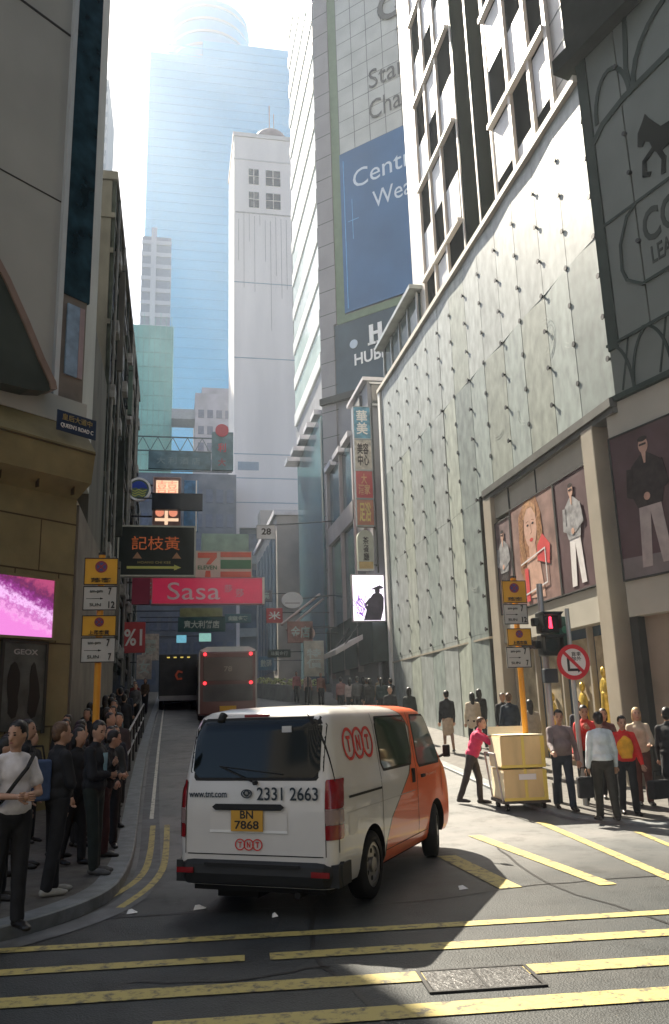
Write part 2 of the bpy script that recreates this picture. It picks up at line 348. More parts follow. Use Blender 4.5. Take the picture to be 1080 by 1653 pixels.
# store front below (y 15.6..23.4), posters, columns
b = MB(I); b.box(XF+.02, XF+.4, 16.95, 23.35, 7.5, 8.16); b.box(XF+.0, XF+.4, 16.95, 23.35, 3.75, 4.55)
b.build('fascia', mat('stone_cladding', (.42, .40, .34), rough=.6, var=.1, scale=1.), st)
for ya, yb in ((22.95, 23.55), (16.55, 17.1)):
    b = MB(I); b.box(XF-.12, XF+.3, ya, yb, .9, 8.2); b.box(XF-.16, XF+.3, ya-.04, yb+.04, -.1, .9); b.build('column', bronze, st, bevel=.02)
b = MB(I); b.box(XF+.01, XF+.16, 19.95, 20.02, 3.6, 8.16); b.box(XF-.01, XF+.16, 21.8, 21.86, 7.5, 8.16); b.build('joint', darkgap, st)
b = MB(I); b.box(XF+.35, XF+.4, 17.1, 22.95, -.1, 3.75); b.build('shop_window', glass_b, st)
gold = mat('gold_display', (.6, .42, .08), rough=.35, metal=.5, var=.4, scale=6, bump=.3, bscale=20)
inner = mat('shop_interior', (.35, .29, .19), rough=.7, var=.4, scale=2.5)
b = MB(I)
for ya, yb in ((17.3, 18.2), (18.5, 19.5), (20.2, 21.2), (21.6, 22.7)): b.box(XF+.3, XF+.34, ya, yb, .5, 3.5)
b.build('display_backdrop', inner, st)
for (yy, hh) in ((17.8, 2.9), (18.9, 2.6), (20.6, 2.4)):
    b = MB(I)
    b.caps((XF+.22, yy, .9), (XF+.22, yy, hh-.75), .22, .1, 14); b.ell((XF+.22, yy, hh-.62), (.07, .2, .26)); b.ell((XF+.22, yy, hh-.25), (.07, .08, .12)); b.tube((XF+.22, yy, -.05), (XF+.22, yy, .9), .03)
    b.build('display_figure', gold, st)
b = MB(I)
for yy in (17.25, 18.35, 19.85, 21.4, 22.8): b.box(XF+.2, XF+.34, yy-.04, yy+.04, 0, 3.75)
b.build('mullion', bronze, st)
# posters on store
plum = mat('plum_backdrop', (.11, .07, .075), rough=.6, spec=.1, var=.25, scale=1.2); skinp = mat('printed_skin', (.55, .34, .26), rough=.5, var=.15, scale=5)
pgrey = mat('printed_grey', (.30, .30, .31), rough=.6, spec=.1, var=.4, scale=6); pwhite = mat('printed_white', (.7, .68, .68), rough=.5, var=.1, scale=4)
pdark = mat('printed_dark', (.045, .035, .035), rough=.6, spec=.1, var=.4, scale=5); pred = mat('printed_red', (.6, .06, .06), rough=.5, var=.15)
phair = mat('printed_hair', (.30, .15, .08), rough=.6, spec=.1, var=.4, scale=8)
def printed_man(mb_root, cx, z0, h, F, cols=(pdark, pwhite, skinp), pose=0):
    s_ = h
    q = MB(F); q.prism([(cx-.13*s_, z0+.02*s_), (cx-.04*s_, z0+.02*s_), (cx+.0*s_, z0+.42*s_), (cx+.06*s_, z0+.03*s_), (cx+.15*s_, z0+.03*s_), (cx+.1*s_, z0+.5*s_), (cx-.1*s_, z0+.5*s_)], .02, .028)
    q.build('printed_trousers', cols[1], mb_root)
    q = MB(F); q.prism([(cx-.11*s_, z0+.46*s_), (cx+.12*s_, z0+.46*s_), (cx+.16*s_, z0+.62*s_), (cx+.14*s_, z0+.78*s_), (cx+.04*s_, z0+.85*s_), (cx-.03*s_, z0+.85*s_), (cx-.13*s_, z0+.78*s_), (cx-.17*s_, z0+.6*s_)], .029, .036)
    q.line([(cx-.15*s_, z0+.75*s_), (cx-.17*s_, z0+.58*s_), (cx-.02*s_, z0+.52*s_)], .06*s_, .036, .042); q.line([(cx+.14*s_, z0+.75*s_), (cx+.17*s_, z0+.6*s_), (cx+.03*s_, z0+.54*s_)], .06*s_, .036, .042)
    q.build('printed_jacket', cols[0], mb_root)
    q = MB(F); q.disc(cx+.005*s_, z0+.915*s_, .045*s_, .03, .037, 20, ry=.06*s_); q.prism([(cx-.004*s_, z0+.78*s_), (cx+.012*s_, z0+.78*s_), (cx+.026*s_, z0+.87*s_), (cx-.018*s_, z0+.87*s_)], .037, .041); q.disc(cx-.01*s_, z0+.53*s_, .03*s_, .043, .047, 12)
    q.build('printed_skin', cols[2], mb_root)
    q = MB(F); q.disc(cx+.005*s_, z0+.965*s_, .046*s_, .038, .041, 20, ry=.02*s_); q.box(cx-.03*s_, cx+.035*s_, z0+.915*s_, z0+.93*s_, .0375, .043); q.build('printed_hair', pdark, mb_root)
def poster(name, label, ya, yb, za, zb, backing, group='fashion posters on the store front'):
    F = face(XF-.02, yb, za, 0, -1); root = thing(name, label, 'poster', M=F, group=group); w_ = yb-ya; h_ = zb-za
    q = MB(); q.box(0, w_, 0, h_, -.02, .012); q.build('sheet', backing, root)
    q = MB(); q.box(-.03, 0, -.03, h_+.03, -.02, .03); q.box(w_, w_+.03, -.03, h_+.03, -.02, .03); q.box(0, w_, -.03, 0, -.02, .03); q.box(0, w_, h_, h_+.03, -.02, .03); q.build('frame', darkgap, root)
    return root, w_, h_
r_, w_, h_ = poster('fashion_poster', 'narrow poster of a figure in white, beside the pale column', 17.15, 18.9, 4.6, 7.45, plum)
printed_man(r_, .9, .05, 2.6, Matrix.Identity(4), (pgrey, pwhite, skinp))
r_, w_, h_ = poster('fashion_poster', 'poster of a long haired woman with red scarf between two narrow posters', 18.98, 21.75, 4.6, 7.45, mat('rose_backdrop', (.26, .17, .15), rough=.6, spec=.1, var=.4, scale=1.5))
q = MB(); q.prism([(.45, 1.0), (.55, 2.5), (1.0, 2.84), (1.75, 2.84), (2.0, 2.3), (1.85, 1.3), (1.5, .8), (.7, .6)], .013, .018); q.build('printed_hair', phair, r_)
q = MB(); q.disc(1.3, 2.1, .4, .019, .024, 28, ry=.6); q.prism([(1.1, 1.2), (1.55, 1.2), (1.5, 1.9), (1.15, 1.9)], .019, .022); q.prism([(.7, .2), (1.9, .1), (1.7, 1.25), (.95, 1.3)], .018, .0215); q.build('printed_skin', skinp, r_)
q = MB()
for k in range(12): x = .62+.05*k; q.line([(x if k < 6 else 1.95-.05*(k-6), 2.5-.03*k), (x-.1 if k < 6 else 2.0-.05*(k-6), 1.8), (x+.05 if k < 6 else 1.85-.05*(k-6), 1.2-.04*(k % 4))], .03, .019, .0255+.0003*k)
q.prism([(.85, 2.3), (.95, 2.75), (1.35, 2.82), (1.7, 2.6), (1.72, 2.3), (1.45, 2.6), (1.15, 2.62)], .0245, .0265); q.build('printed_fringe', mat('printed_hair_light', (.42, .24, .13), rough=.6, var=.4, scale=12, spec=.1), r_)
q = MB(); q.line([(1.33, 2.15), (1.36, 1.92), (1.28, 1.88)], .02, .024, .0255); q.line([(1.06, 2.24), (1.22, 2.26)], .022, .024, .0256); q.line([(1.42, 2.26), (1.56, 2.23)], .022, .024, .0256); q.build('printed_nose', mat('printed_shadow_tone', (.28, .15, .11), rough=.6, var=.1, spec=.1), r_)
q = MB(); q.disc(1.15, 2.15, .07, .025, .028, 12, ry=.03); q.disc(1.48, 2.15, .07, .025, .028, 12, ry=.03); q.build('printed_eyes', pdark, r_)
q = MB(); q.disc(1.32, 1.72, .11, .025, .028, 14, ry=.05); q.prism([(1.6, 1.1), (2.3, .9), (2.4, 1.4), (2.0, 1.75), (1.65, 1.5)], .025, .03); q.box(.75, .98, .1, 1.0, .031, .034); q.build('printed_scarf', pred, r_)
q = MB(); q.line([(.55, 1.15), (2.1, 1.35), (2.1, .45), (.75, .3)], .04, .036, .04); q.build('printed_outline', pwhite, r_)
r_, w_, h_ = poster('fashion_poster', 'narrow dim poster with a thin standing figure, by the corner column', 21.85, 22.9, 4.6, 7.3, mat('dusk_backdrop', (.2, .15, .15), rough=.6, spec=.1, var=.4, scale=2))
printed_man(r_, .5, .05, 2.4, Matrix.Identity(4), (pgrey, pdark, skinp))

# corner part with the carriage emblem: its wall turns 15 degrees away from the street
cb = thing('emblem_corner_building', 'corner building with dark emblem panel and arched ironwork pattern', 'building', (9.5, 15.6, 0)); I = inv(cb)
a15 = R(15); Fe = face(9.5, 15.6, 0, math.sin(a15), -math.cos(a15)); F = I @ Fe      # local x runs from the store corner towards the camera
corem = mat('corner_core', (.05, .055, .05), rough=.8, var=.3, spec=.1)
b = MB(F); b.box(0.0, 48, 8.4, 17.2, -14, -.12); b.box(.3, 48, -.3, 8.4, -14, -.5); b.build('wall', corem, cb)
pan = mat('grey_green_panel', (.17, .19, .175), rough=.55, var=.12, scale=.8, bump=.06, bscale=3, spec=.2)
dln = mat('dark_green_trim', (.03, .046, .04), rough=.6, var=.2, spec=.1)
for (xa, xb, za, zb) in ((.3, 1.18, 12.65, 17.2), (.3, 1.18, 9.76, 12.6), (1.22, 4.4, 12.65, 17.2), (1.22, 4.4, 9.76, 12.6), (4.45, 9, 9.76, 17.2), (.0, 1.8, 8.55, 9.7), (1.85, 9, 8.55, 9.7)):
    b = MB(F); b.box(xa, xb, za, zb, -.12, 0); b.build('cladding_panel', pan, cb)
b = MB(F); b.box(-.02, .28, 9.6, 17.2, -.3, .03); b.build('corner_trim', dln, cb)
def arc(mb, cx, cy, r_, a0, a1, w_, h0=.0, h1=.03, n=14, ry=None):
    ry = ry or r_; mb.line([(cx+r_*math.cos(R(a0+(a1-a0)*i/n)), cy+ry*math.sin(R(a0+(a1-a0)*i/n))) for i in range(n+1)], w_, h0, h1)
b = MB(F)
arc(b, .95, 15.25, .52, 0, 180, .1, ry=1.05); b.line([(.28, 14.85), (.6, 15.1), (1.3, 15.3), (2.6, 15.4), (5, 15.3)], .16, 0, .03); b.line([(1.5, 15.3), (1.45, 15.9), (1.6, 17.2)], .13, 0, .026); arc(b, 3.2, 15.3, 1.6, 0, 180, .13, ry=1.5)
b.build('arched_ironwork', dln, cb)
b = MB(F)
for cx in (-.05, 1.0, 2.1, 3.2): arc(b, cx, 8.5, .62, 0, 90, .06, ry=1.25); arc(b, cx+1.25, 8.5, .62, 90, 180, .06, ry=1.25); b.line([(cx+.3, 8.6), (cx+.62, 9.7)], .04, 0, .02)
b.line([(.28, 9.73), (9, 9.73)], .07, 0, .04); b.build('curved_railing', dln, cb)
b = MB(F); b.line([(1.2, 12.58), (.95, 12.45), (.68, 11.9), (.64, 11.3), (.74, 11.0), (.98, 10.82), (1.15, 10.7), (3.9, 10.7), (4.1, 10.85), (4.35, 11.1), (4.35, 12.2), (4.1, 12.45), (3.8, 12.58)], .07, 0, .03); b.line([(.3, 12.62), (9, 12.62)], .07, 0, .025); b.build('plaque_outline', dln, cb)
gl_t = mat('plaque_letter', (.045, .055, .05), rough=.6, var=0, spec=.1)
text('COACH', 2.5, .78, F @ T((2.58, 11.9, .0)), gl_t, cb, off=.02); text('LEATHERWARE', 2.3, .4, F @ T((2.62, 11.2, .0)), gl_t, cb, off=.01)
b = MB(F)
for z in (14.4, 13.4, 16.2, 11.7): b.disc(1.2, z, .05, 0, .08, 10)
b.build('panel_bolt', dark, cb)
b = MB(F); hx, hz = 1.5, 12.85      # horse and carriage emblem
H_ = lambda P: [(hx+x, hz+z_) for x, z_ in P]
b.prism(H_([(0.0, 1.0), (.05, 1.3), (.22, 1.5), (.3, 1.62), (.36, 1.5), (.52, 1.25), (.66, 1.05), (1.1, .98), (1.4, 1.02), (1.5, .7), (1.3, .55), (.8, .52), (.5, .5), (.4, .62), (.32, .9), (.2, 1.0), (.12, .92)]), 0, .03)
for pts in ([(.5, .6), (.62, .3), (.56, .0)], [(.42, .7), (.12, .55), (.08, .25), (.2, .18)], [(1.35, .65), (1.5, .35), (1.36, .02)], [(1.2, .6), (1.1, .3), (1.0, .03)], [(1.45, .95), (1.62, .6)]): b.line(H_(pts), .11, 0, .028)
for cx, rr_ in ((2.0, .3), (2.75, .4)):
    b.ring(hx+cx, hz+.4, rr_, rr_-.07, 0, .03)
    for k in range(4): a = k*math.pi/4; b.line([(hx+cx-rr_*math.cos(a), hz+.4-rr_*math.sin(a)), (hx+cx+rr_*math.cos(a), hz+.4+rr_*math.sin(a))], .03, 0, .02+.002*k)
b.prism(H_([(1.8, .75), (3.0, .75), (3.1, 1.3), (2.6, 1.35), (2.5, 1.6), (2.3, 1.6), (2.25, 1.15), (1.8, 1.1)]), 0, .027); b.line(H_([(1.1, .85), (1.9, .8)]), .06, 0, .02)
b.build('carriage_emblem', mat('emblem_black', (.006, .009, .008), rough=.7, var=0, spec=.05), cb)
b = MB(F); b.box(-.35, 48, 7.66, 8.4, -.4, -.02); b.box(-.35, 48, 3.7, 4.44, -.4, -.02); b.build('fascia', _mc['stone_cladding'], cb)
b = MB(F); b.box(-.1, 48, 8.42, 8.54, -.3, .06); b.build('ledge', dln, cb)
b = MB(F); b.box(-.4, 48, .5, 3.7, -.45, -.3); b.build('shop_window', mat('warm_shop_window', (.3, .25, .2), rough=.3, var=.3, scale=.7, spec=.4), cb)
b = MB(F); b.box(-.42, -.2, 0, 3.7, -.3, -.1); b.box(2.5, 2.6, .5, 3.7, -.3, -.16); b.box(-.2, 48, -.1, .5, -.3, -.1); b.build('window_frame', darkgap, cb)
b = MB(F); b.box(-.45, 48, 17.2, 17.6, -14, .35); b.box(-.3, 48, 17.6, 40, -14, .0); b.build('upper_overhang', mat('upper_dark_stone', (.012, .016, .014), rough=.8, var=.3, spec=.05), cb)  # shade on the upper wall put into a near-black colour
pr_ = thing('fashion_poster', 'large plum poster of a man in dark jacket and pale trousers', 'poster', M=Fe @ T((-.32, 4.48, 0)), group='fashion posters on the store front')
q = MB(); q.box(0, 4.2, 0, 3.14, -.06, .0); q.build('sheet', plum, pr_)
q = MB(); q.box(-.03, 0, -.03, 3.17, -.06, .03); q.box(4.2, 4.23, -.03, 3.17, -.06, .03); q.box(0, 4.2, -.03, 0, -.06, .03); q.box(0, 4.2, 3.14, 3.17, -.06, .03); q.build('frame', darkgap, pr_)
printed_man(pr_, .92, .12, 2.85, T((0, 0, -.012)), (pdark, mat('printed_beige', (.42, .36, .34), rough=.6, var=.15, scale=4, spec=.1), skinp))
q = MB(); q.prism([(0, 0), (4.2, 0), (4.2, .3), (0, .45)], .001, .005); q.build('printed_floor', mat('printed_floor', (.2, .17, .17), rough=.5, var=.2), pr_)

# office block above the store
wh = mat('white_cladding', (.74, .70, .66), rough=.45, var=.08, scale=.8)
ob = thing('white_office_block', 'white clad office block with tall dark window strips above the glass store', 'building', (10, 23, 0)); I = inv(ob)
b = MB(I); b.box(10.0, 26, 15.7, 31.0, 16.9, 62); b.build('wall', wh, ob)
b = MB(I)
for z in [17.2+1.05*i for i in range(40)]: b.box(9.985, 10.0, 15.7, 17.8, z, z+.03)
b.build('cladding_joint', G('joint_grey', .3), ob)
cols_ = [(28.05, 29.3), (26.6, 27.85), (25.0, 26.4)]; cols2 = [(20.3, 21.7), (18.9, 20.1), (17.7, 18.7)]
blackw = mat('black_window', (.012, .013, .014), rough=.9, var=0, spec=0.)
b = MB(I); b.box(9.97, 10.0, 22.1, 23.2, 17, 62); b.box(9.97, 10.0, 23.4, 24.7, 17, 62); b.build('dark_strip', mat('dark_strip', (.012, .014, .011), rough=.9, var=.1, spec=0.), ob)
fl = [14.9+4.2*i for i in range(11)]
pn = mat('pale_blind', (.68, .68, .7), rough=.4, var=.12, scale=1.5, spec=.3)  # pale panel over part of each floor's dark window
for ci, (ya, yb) in enumerate(cols_+cols2):
    b = MB(I); b.box(9.97, 10.0, ya, yb, 17, 62); b.build('window_strip', blackw, ob)
    f2 = [z+(1.3 if ci >= 3 else 0) for z in fl[:7]]
    rep('blind_panel', [(9.955, 9.97, ya+.02, yb-.05, zz+(2.1 if ci % 2 else .2), zz+(4.0 if ci % 2 else 2.1)) for zz in f2], pn, ob, I)
    rep('spandrel_bar', [(9.78, 9.965, ya-.05, yb+.1, zz-.08, zz+.08) for zz in f2], wh, ob, I)
b = MB(I)
for y in (29.4, 27.95, 26.5, 20.2, 18.8, 17.6): b.box(9.86, 9.98, y-.09, y+.09, 17, 62)
for y in (24.85, 23.3, 21.9): b.box(9.95, 9.98, y-.06, y+.06, 17, 62)
b.build('mullion', mat('warm_mullion', (.72, .66, .6), rough=.5, var=.05), ob)
b = MB(I); b.box(9.9, 10.0, 29.5, 31.0, 17, 62); b.build('corner_pier', wh, ob)
# penthouse box with slanting slab
ph = thing('glazed_roof_box', 'dark glazed box under a thin slanting slab on the store roof', 'roof box', (9.7, 31.5, 16.95)); I = inv(ph)
b = MB(I); b.box(9.75, 12.5, 30.1, 35.7, 16.96, 18.95); b.build('glazing', mat('roof_box_glass', (.06, .1, .11), rough=.1, var=.2, spec=.8), ph)
b = MB(I)
for y in (30.0, 31.4, 32.8, 34.2, 35.6): b.box(9.68, 9.76, y, y+.1, 16.96, 18.95)
b.build('mullion', steel, ph)
b = MB(I); b.add([(9.35, 29.8, 19.0), (12.6, 29.8, 18.96), (12.6, 36, 18.96), (9.35, 36, 19.0), (9.35, 29.8, 19.18), (12.6, 29.8, 19.14), (12.6, 36, 19.14), (9.35, 36, 19.18)], [(0, 3, 2, 1), (4, 5, 6, 7), (0, 1, 5, 4), (1, 2, 6, 5), (2, 3, 7, 6), (3, 0, 4, 7)]); b.build('slab', mat('slab_metal', (.3, .33, .32), rough=.35, metal=.4, var=.2), ph)
# ================================================================ shop building (y 38..52)
Nz = Matrix.Identity(4)
pinkst = mat('pinkish_stone', (.46, .41, .41), rough=.6, var=.1, scale=1.); greyst = mat('grey_granite', (.22, .22, .24), rough=.5, var=.15, scale=.7)
teal = mat('teal_glass', (.07, .15, .18), rough=.12, var=.35, scale=.6, spec=.8)
sb = thing('shop_building', 'narrow shop building with framed teal glass and stacked signs', 'building', (9.5, 44, 2)); I = inv(sb)
b = MB(I); b.box(9.75, 13.5, 39.4, 51.5, -1, 17.2); b.box(9.75, 13.5, 39.4, 43.5, 17.2, 18.9); b.build('wall', greyst, sb)
b = MB(I); b.box(9.7, 9.76, 42.8, 50.5, 7, 17.0); b.build('glazing', teal, sb)
b = MB(I); b.box(9.6, 9.76, 40.7, 42.5, 8, 18.6); b.build('sign_bay_wall', G('bay_grey', .16), sb)
b = MB(I)
for y, w_ in ((42.55, .3), (46.2, .2), (50.3, .4)): b.box(9.5, 9.78, y, y+w_, 4.0, 17.0)
b.box(9.5, 9.78, 42.5, 51.0, 12.2, 13.3); b.build('stone_frame', pinkst, sb)
b = MB(I)
for k in range(3): b.box(9.35, 9.78, 42.9+2.7*k, 44.9+2.7*k, 17.0+.0*k, 17.35)
b.box(9.5, 13.5, 39.3, 43.5, 18.9, 19.1); b.build('cornice', mat('pale_cornice', (.6, .58, .6), rough=.5, var=.1), sb)
b = MB(I); b.box(9.5, 9.9, 39.3, 51.5, 4.3, 7.0); b.box(9.9, 13.5, 39.3, 39.4, 4.3, 7.0); b.build('dark_fascia', mat('dark_green_fascia', (.03, .05, .045), rough=.5, var=.3), sb)
b = MB(I); b.box(9.9, 10.3, 39.4, 51.5, 1.5, 4.3); b.build('shop_front', mat('dim_shop_front', (.04, .05, .05), rough=.3, var=.6, scale=1.5), sb)
F = face(9.75, 37.18, 0, 1, 0)
b = MB(I); b.box(9.95, 11.0, 39.32, 39.4, 17.6, 18.7); b.box(11.2, 12.6, 39.32, 39.4, 13.5, 16.8); b.box(11.2, 12.6, 39.32, 39.4, 8, 12); b.build('window', glass_d, sb)
b = MB(I); b.box(9.85, 11.1, 39.26, 39.32, 17.48, 17.6); b.box(9.85, 11.1, 39.26, 39.32, 18.7, 18.8); b.build('window_frame', steel, sb)
aw = thing('slanting_awning', 'pale slanting awning over the shop entrance beneath the bright poster screen', 'awning', (9.3, 42, 5.0)); I = inv(aw)
b = MB(I); b.add([(7.9, 40.6, 4.75), (9.3, 40.6, 5.5), (9.3, 44, 5.5), (7.9, 44, 4.75), (7.9, 40.6, 5.0), (9.3, 40.6, 5.75), (9.3, 44, 5.75), (7.9, 44, 5.0)], [(0, 3, 2, 1), (4, 5, 6, 7), (0, 1, 5, 4), (1, 2, 6, 5), (2, 3, 7, 6), (3, 0, 4, 7)]); b.build('canopy', mat('awning_pale', (.5, .48, .44), rough=.6, var=.1), aw)
b = MB(I); b.tube((8.2, 41, 4.95), (9.3, 41, 6.4), .03); b.tube((8.2, 43.7, 4.95), (9.3, 43.7, 6.4), .03); b.build('stay', dark, aw)
# vertical stack of signs projecting from the shop building
CJ = lambda s_: s_
def sign(name, label, F, w_, h_, d_, colm, group=None, framem=None, fw_=.06, cat='sign'):
    root = thing(name, label, cat, M=F, group=group)
    q = MB(); q.box(0, w_, 0, h_, -d_, 0); q.build('board', colm, root, bevel=.01)
    if framem:
        q = MB(); q.box(-fw_, 0, -fw_, h_+fw_, -d_-.01, .03); q.box(w_, w_+fw_, -fw_, h_+fw_, -d_-.01, .03); q.box(0, w_, -fw_, 0, -d_-.01, .03); q.box(0, w_, h_, h_+fw_, -d_-.01, .03); q.build('frame', framem, root)
    return root
def emis(name, col, es): return mat(name, col, rough=.4, var=.1, scale=5, emit=col, es=es)
y_s = 39.0
specs = [(15.55, 17.3, mat('sign_blue', (.12, .3, .42), rough=.4, var=.5, scale=3), '華\n美', white_p, 'blue sign with pale characters, topmost of the projecting stack'),
         (13.9, 15.5, mat('sign_cream', (.5, .46, .4), rough=.5, var=.4, scale=4), '美容\n中心', pdark, 'cream sign under the blue one in the projecting stack'),
         (12.4, 13.85, mat('sign_red', (.5, .07, .075), rough=.4, var=.1), '大\n酒家', mat('sign_gold', (.7, .4, .2), rough=.4, var=.1), 'red sign in the middle of the projecting stack'),
         (11.0, 12.35, mat('sign_orange', (.5, .2, .12), rough=.4, var=.2), '足浴', mat('sign_yellow', (.75, .6, .2), rough=.4, var=.1), 'orange sign under the red one in the projecting stack')]
for z0, z1, m_, tx, tm, lb in specs:
    r_ = sign('projecting_sign', lb, face(8.87, y_s, z0, 1, 0), .86, z1-z0-.04, .25, m_, 'signs stacked above the shop entrance', steel, .03)
    text(tx, .6, (z1-z0)*.75, T((.42, (z1-z0)/2, .01)), tm, r_, off=.02)
r_ = thing('round_topped_sign', 'tall pale round topped sign with amber foot, lowest of the projecting stack', 'sign', M=face(8.84, y_s, 8.75, 1, 0))
q = MB(); q.prism([(0, 0)]+[(.8, 0)]+[(.4+.4*math.cos(R(a)), 1.6+.4*math.sin(R(a))) for a in range(0, 181, 15)], -.3, 0); q.build('board', mat('lime_sign', (.5, .52, .42), rough=.5, var=.15), r_)
q = MB(); q.box(.05, .75, .05, .4, 0, .015); q.build('amber_band', mat('amber', (.5, .36, .13), rough=.4, var=.2), r_); text('茶\n餐\n廳', .3, 1.2, T((.42, 1.05, .005)), pdark, r_, off=.01)
r_ = thing('sign_bracket', 'thin steel bracket post carrying the projecting sign stack', 'bracket', (9.8, 39.1, 8)); I = inv(r_)
b = MB(I); b.box(9.8, 9.88, 39.0, 39.08, 8.6, 17.5)
for z in (9.0, 10.9, 12.3, 13.8, 15.5, 17.2): b.box(8.9, 9.8, 39.02, 39.06, z-.02, z+.02); b.box(9.8, 9.86, 39.08, 39.45, z-.02, z+.02)
b.build('post', dark, r_)
r_ = thing('poster_screen', 'bright poster screen of a dark figure and violet flowers on white', 'screen', M=face(8.42, 38.6, 6.2, 1, 0))
q = MB(); q.box(0, 1.55, 0, 2.2, -.2, 0); q.build('screen', emis('screen_white', (.82, .74, .86), .55), r_)
q = MB(); q.prism([(.5, .02), (1.35, .02), (1.5, .55), (1.53, 1.1), (1.42, 1.3), (1.22, 1.36), (1.0, 1.3), (.86, 1.1), (.72, .8), (.62, .4)], .001, .012); q.disc(1.22, 1.45, .13, .001, .0125, 18, ry=.17); q.prism([(.85, 1.5), (1.1, 1.62), (1.35, 1.72), (1.53, 1.62), (1.5, 1.55), (1.2, 1.5)], .013, .02); q.line([(.85, 1.05), (.6, .75), (.75, .45)], .12, .001, .013); q.build('dark_figure', mat('violet_dark', (.07, .05, .09), rough=.5, var=.3), r_)
q = MB()
for k in range(26):
    a = rngp.uniform(1.1, 2.6); cx, cy = rngp.uniform(.15, .6), rngp.uniform(.1, .9); q.line([(cx, cy), (cx+.3*math.cos(a), cy+.35*math.sin(a))], .035, .002, .006+.0005*k)
q.build('violet_flowers', mat('violet', (.25, .08, .5), rough=.5, var=.3, emit=(.25, .08, .5), es=.2), r_)
q = MB(); q.box(-.05, 0, -.05, 2.25, -.2, .03); q.box(1.55, 1.6, -.05, 2.25, -.2, .03); q.box(0, 1.55, -.05, 0, -.2, .03); q.box(0, 1.55, 2.2, 2.25, -.2, .03); q.build('frame', pinkst, r_)

# ================================================================ tall tower with bank sign
tw = thing('bank_sign_tower', 'tall granite tower with tiled sign wall and glass side facing the street', 'building', (10.9, 58, 2)); I = inv(tw)
K = Vector((10.9, 58)); rr = Vector((.7071, -.7071)); far = K+rr*16
b = MB(I); b.prism([(K.x, K.y), (far.x, far.y), (far.x+14, far.y+14), (K.x+2, K.y+20), (K.x, K.y+14)], -1, 105); b.build('wall', greyst, tw)
Fw = face(K.x, K.y, 0, .7071, -.7071); LW = I @ Fw
tile = mat('pale_tile', (.42, .43, .41), rough=.45, var=.12, scale=.5)
b = MB(LW); b.box(2.3, 15, 45.6, 105, 0, .12); b.build('tiled_cladding', tile, tw)
b = MB(LW)
for k in range(40): b.box(2.3, 15, 45.6+1.5*k, 45.64+1.5*k, .12, .13)
for k in range(10): b.box(2.3+1.45*k, 2.34+1.45*k, 45.6, 105, .121, .131)
b.build('tile_joint', G('tile_joint', .12), tw)
b = MB(LW); b.box(1.5, 2.3, 31.0, 105, 0, .1); b.box(1.6, 15, 30.9, 31.5, 0, .16); b.build('green_trim', mat('green_trim', (.13, .18, .11), rough=.5, var=.1), tw)
b = MB(LW); b.box(1.2, 15, 25, 30.9, 0, .1); b.build('dark_sign_wall', mat('slate_teal', (.035, .06, .08), rough=.35, var=.3, scale=.5), tw)
b = MB(LW); b.box(-.02, 1.5, 31, 105, 0, .2); b.box(-.02, 1.25, 4, 31, 0, .2); b.build('pier', mat('mauve_granite', (.25, .235, .24), rough=.5, var=.1, scale=.5), tw)
b = MB(LW)
for k in range(50): b.box(-.02, 1.5, 6+2*k, 6.05+2*k, .2, .205)
b.build('pier_joint', darkgap, tw)
b = MB(LW); b.box(-.05, 4, 24.6, 25.1, .15, .5); b.build('ledge', darkgap, tw)
# street side glass
b = MB(I); b.box(10.82, 10.9, 58.1, 72, 28, 105); b.build('street_glazing', mat('pale_street_glass', (.6, .68, .66), rough=.1, var=.25, scale=.25, spec=.9), tw)
b = MB(I)
for k in range(22): b.box(10.72, 10.82, 58.1, 72, 28.0+3.6*k, 29.2+3.6*k)
b.build('spandrel', mat('white_spandrel', (.72, .73, .72), rough=.4, var=.08), tw)
b = MB(I)
for k in range(5): b.box(10.3-.2*k, 10.9, 59+2.4*k, 60.8+2.4*k, 24.4-.2*k, 24.8-.2*k)
b.build('entrance_fins', _mc['pale_cornice'], tw)
b = MB(I); b.box(10.6, 10.9, 58.2, 70, 4, 24); b.build('lower_glazing', teal, tw)
# signs on it
t = thing('bank_sign', 'dark lettering of a bank name with a looped emblem on the pale tiles', 'sign', M=Fw @ T((5.2, 46.5, .2)))
text('Standard', 7.4, 1.75, T((3.85, 4.6, 0)), G('charcoal_letter', .1), t, off=.0); text('Chartered', 7.6, 1.75, T((3.85, 1.75, 0)), G('charcoal_letter', .1), t, off=.0)
b = MB(); arc(b, 2.6, 10.6, 1.1, 60, 300, .45, 0, .06); arc(b, 3.6, 9.0, 1.1, 240, 480, .45, 0, .06); b.build('emblem', G('charcoal_letter', .1), t)
t = thing('blue_banner', 'huge blue banner with thin pale lettering hung on the tower', 'banner', M=Fw @ T((2.35, 31.6, .2)))
b = MB(); b.box(0, 12, 0, 13.9, -.05, .05); b.build('sheet', mat('banner_blue', (.035, .11, .24), rough=.45, var=.18, scale=.3), t)
b = MB(); b.box(.3, .38, .3, 13.2, .05, .07); b.box(1.0, 1.06, 6, 9.5, .05, .07); b.box(.6, 1.6, 7.6, 7.66, .05, .065); b.build('seam', mat('banner_seam', (.1, .3, .55), rough=.4, var=.1), t)
pl_ = mat('pale_letter', (.5, .58, .66), rough=.5, var=0)
text('Central', 6.6, 1.6, T((4.5, 11.1, .06)), pl_, t, off=.0); text('Wealth', 5.2, 1.45, T((5.5, 8.6, .06)), pl_, t, off=0)
t = thing('watch_brand_sign', 'white capital letters under an H shaped emblem on the dark band', 'sign', M=Fw @ T((2.9, 26.9, .15)))
text('HUBLOT', 4.6, .95, T((2.4, .7, 0)), white_p, t, off=.02)
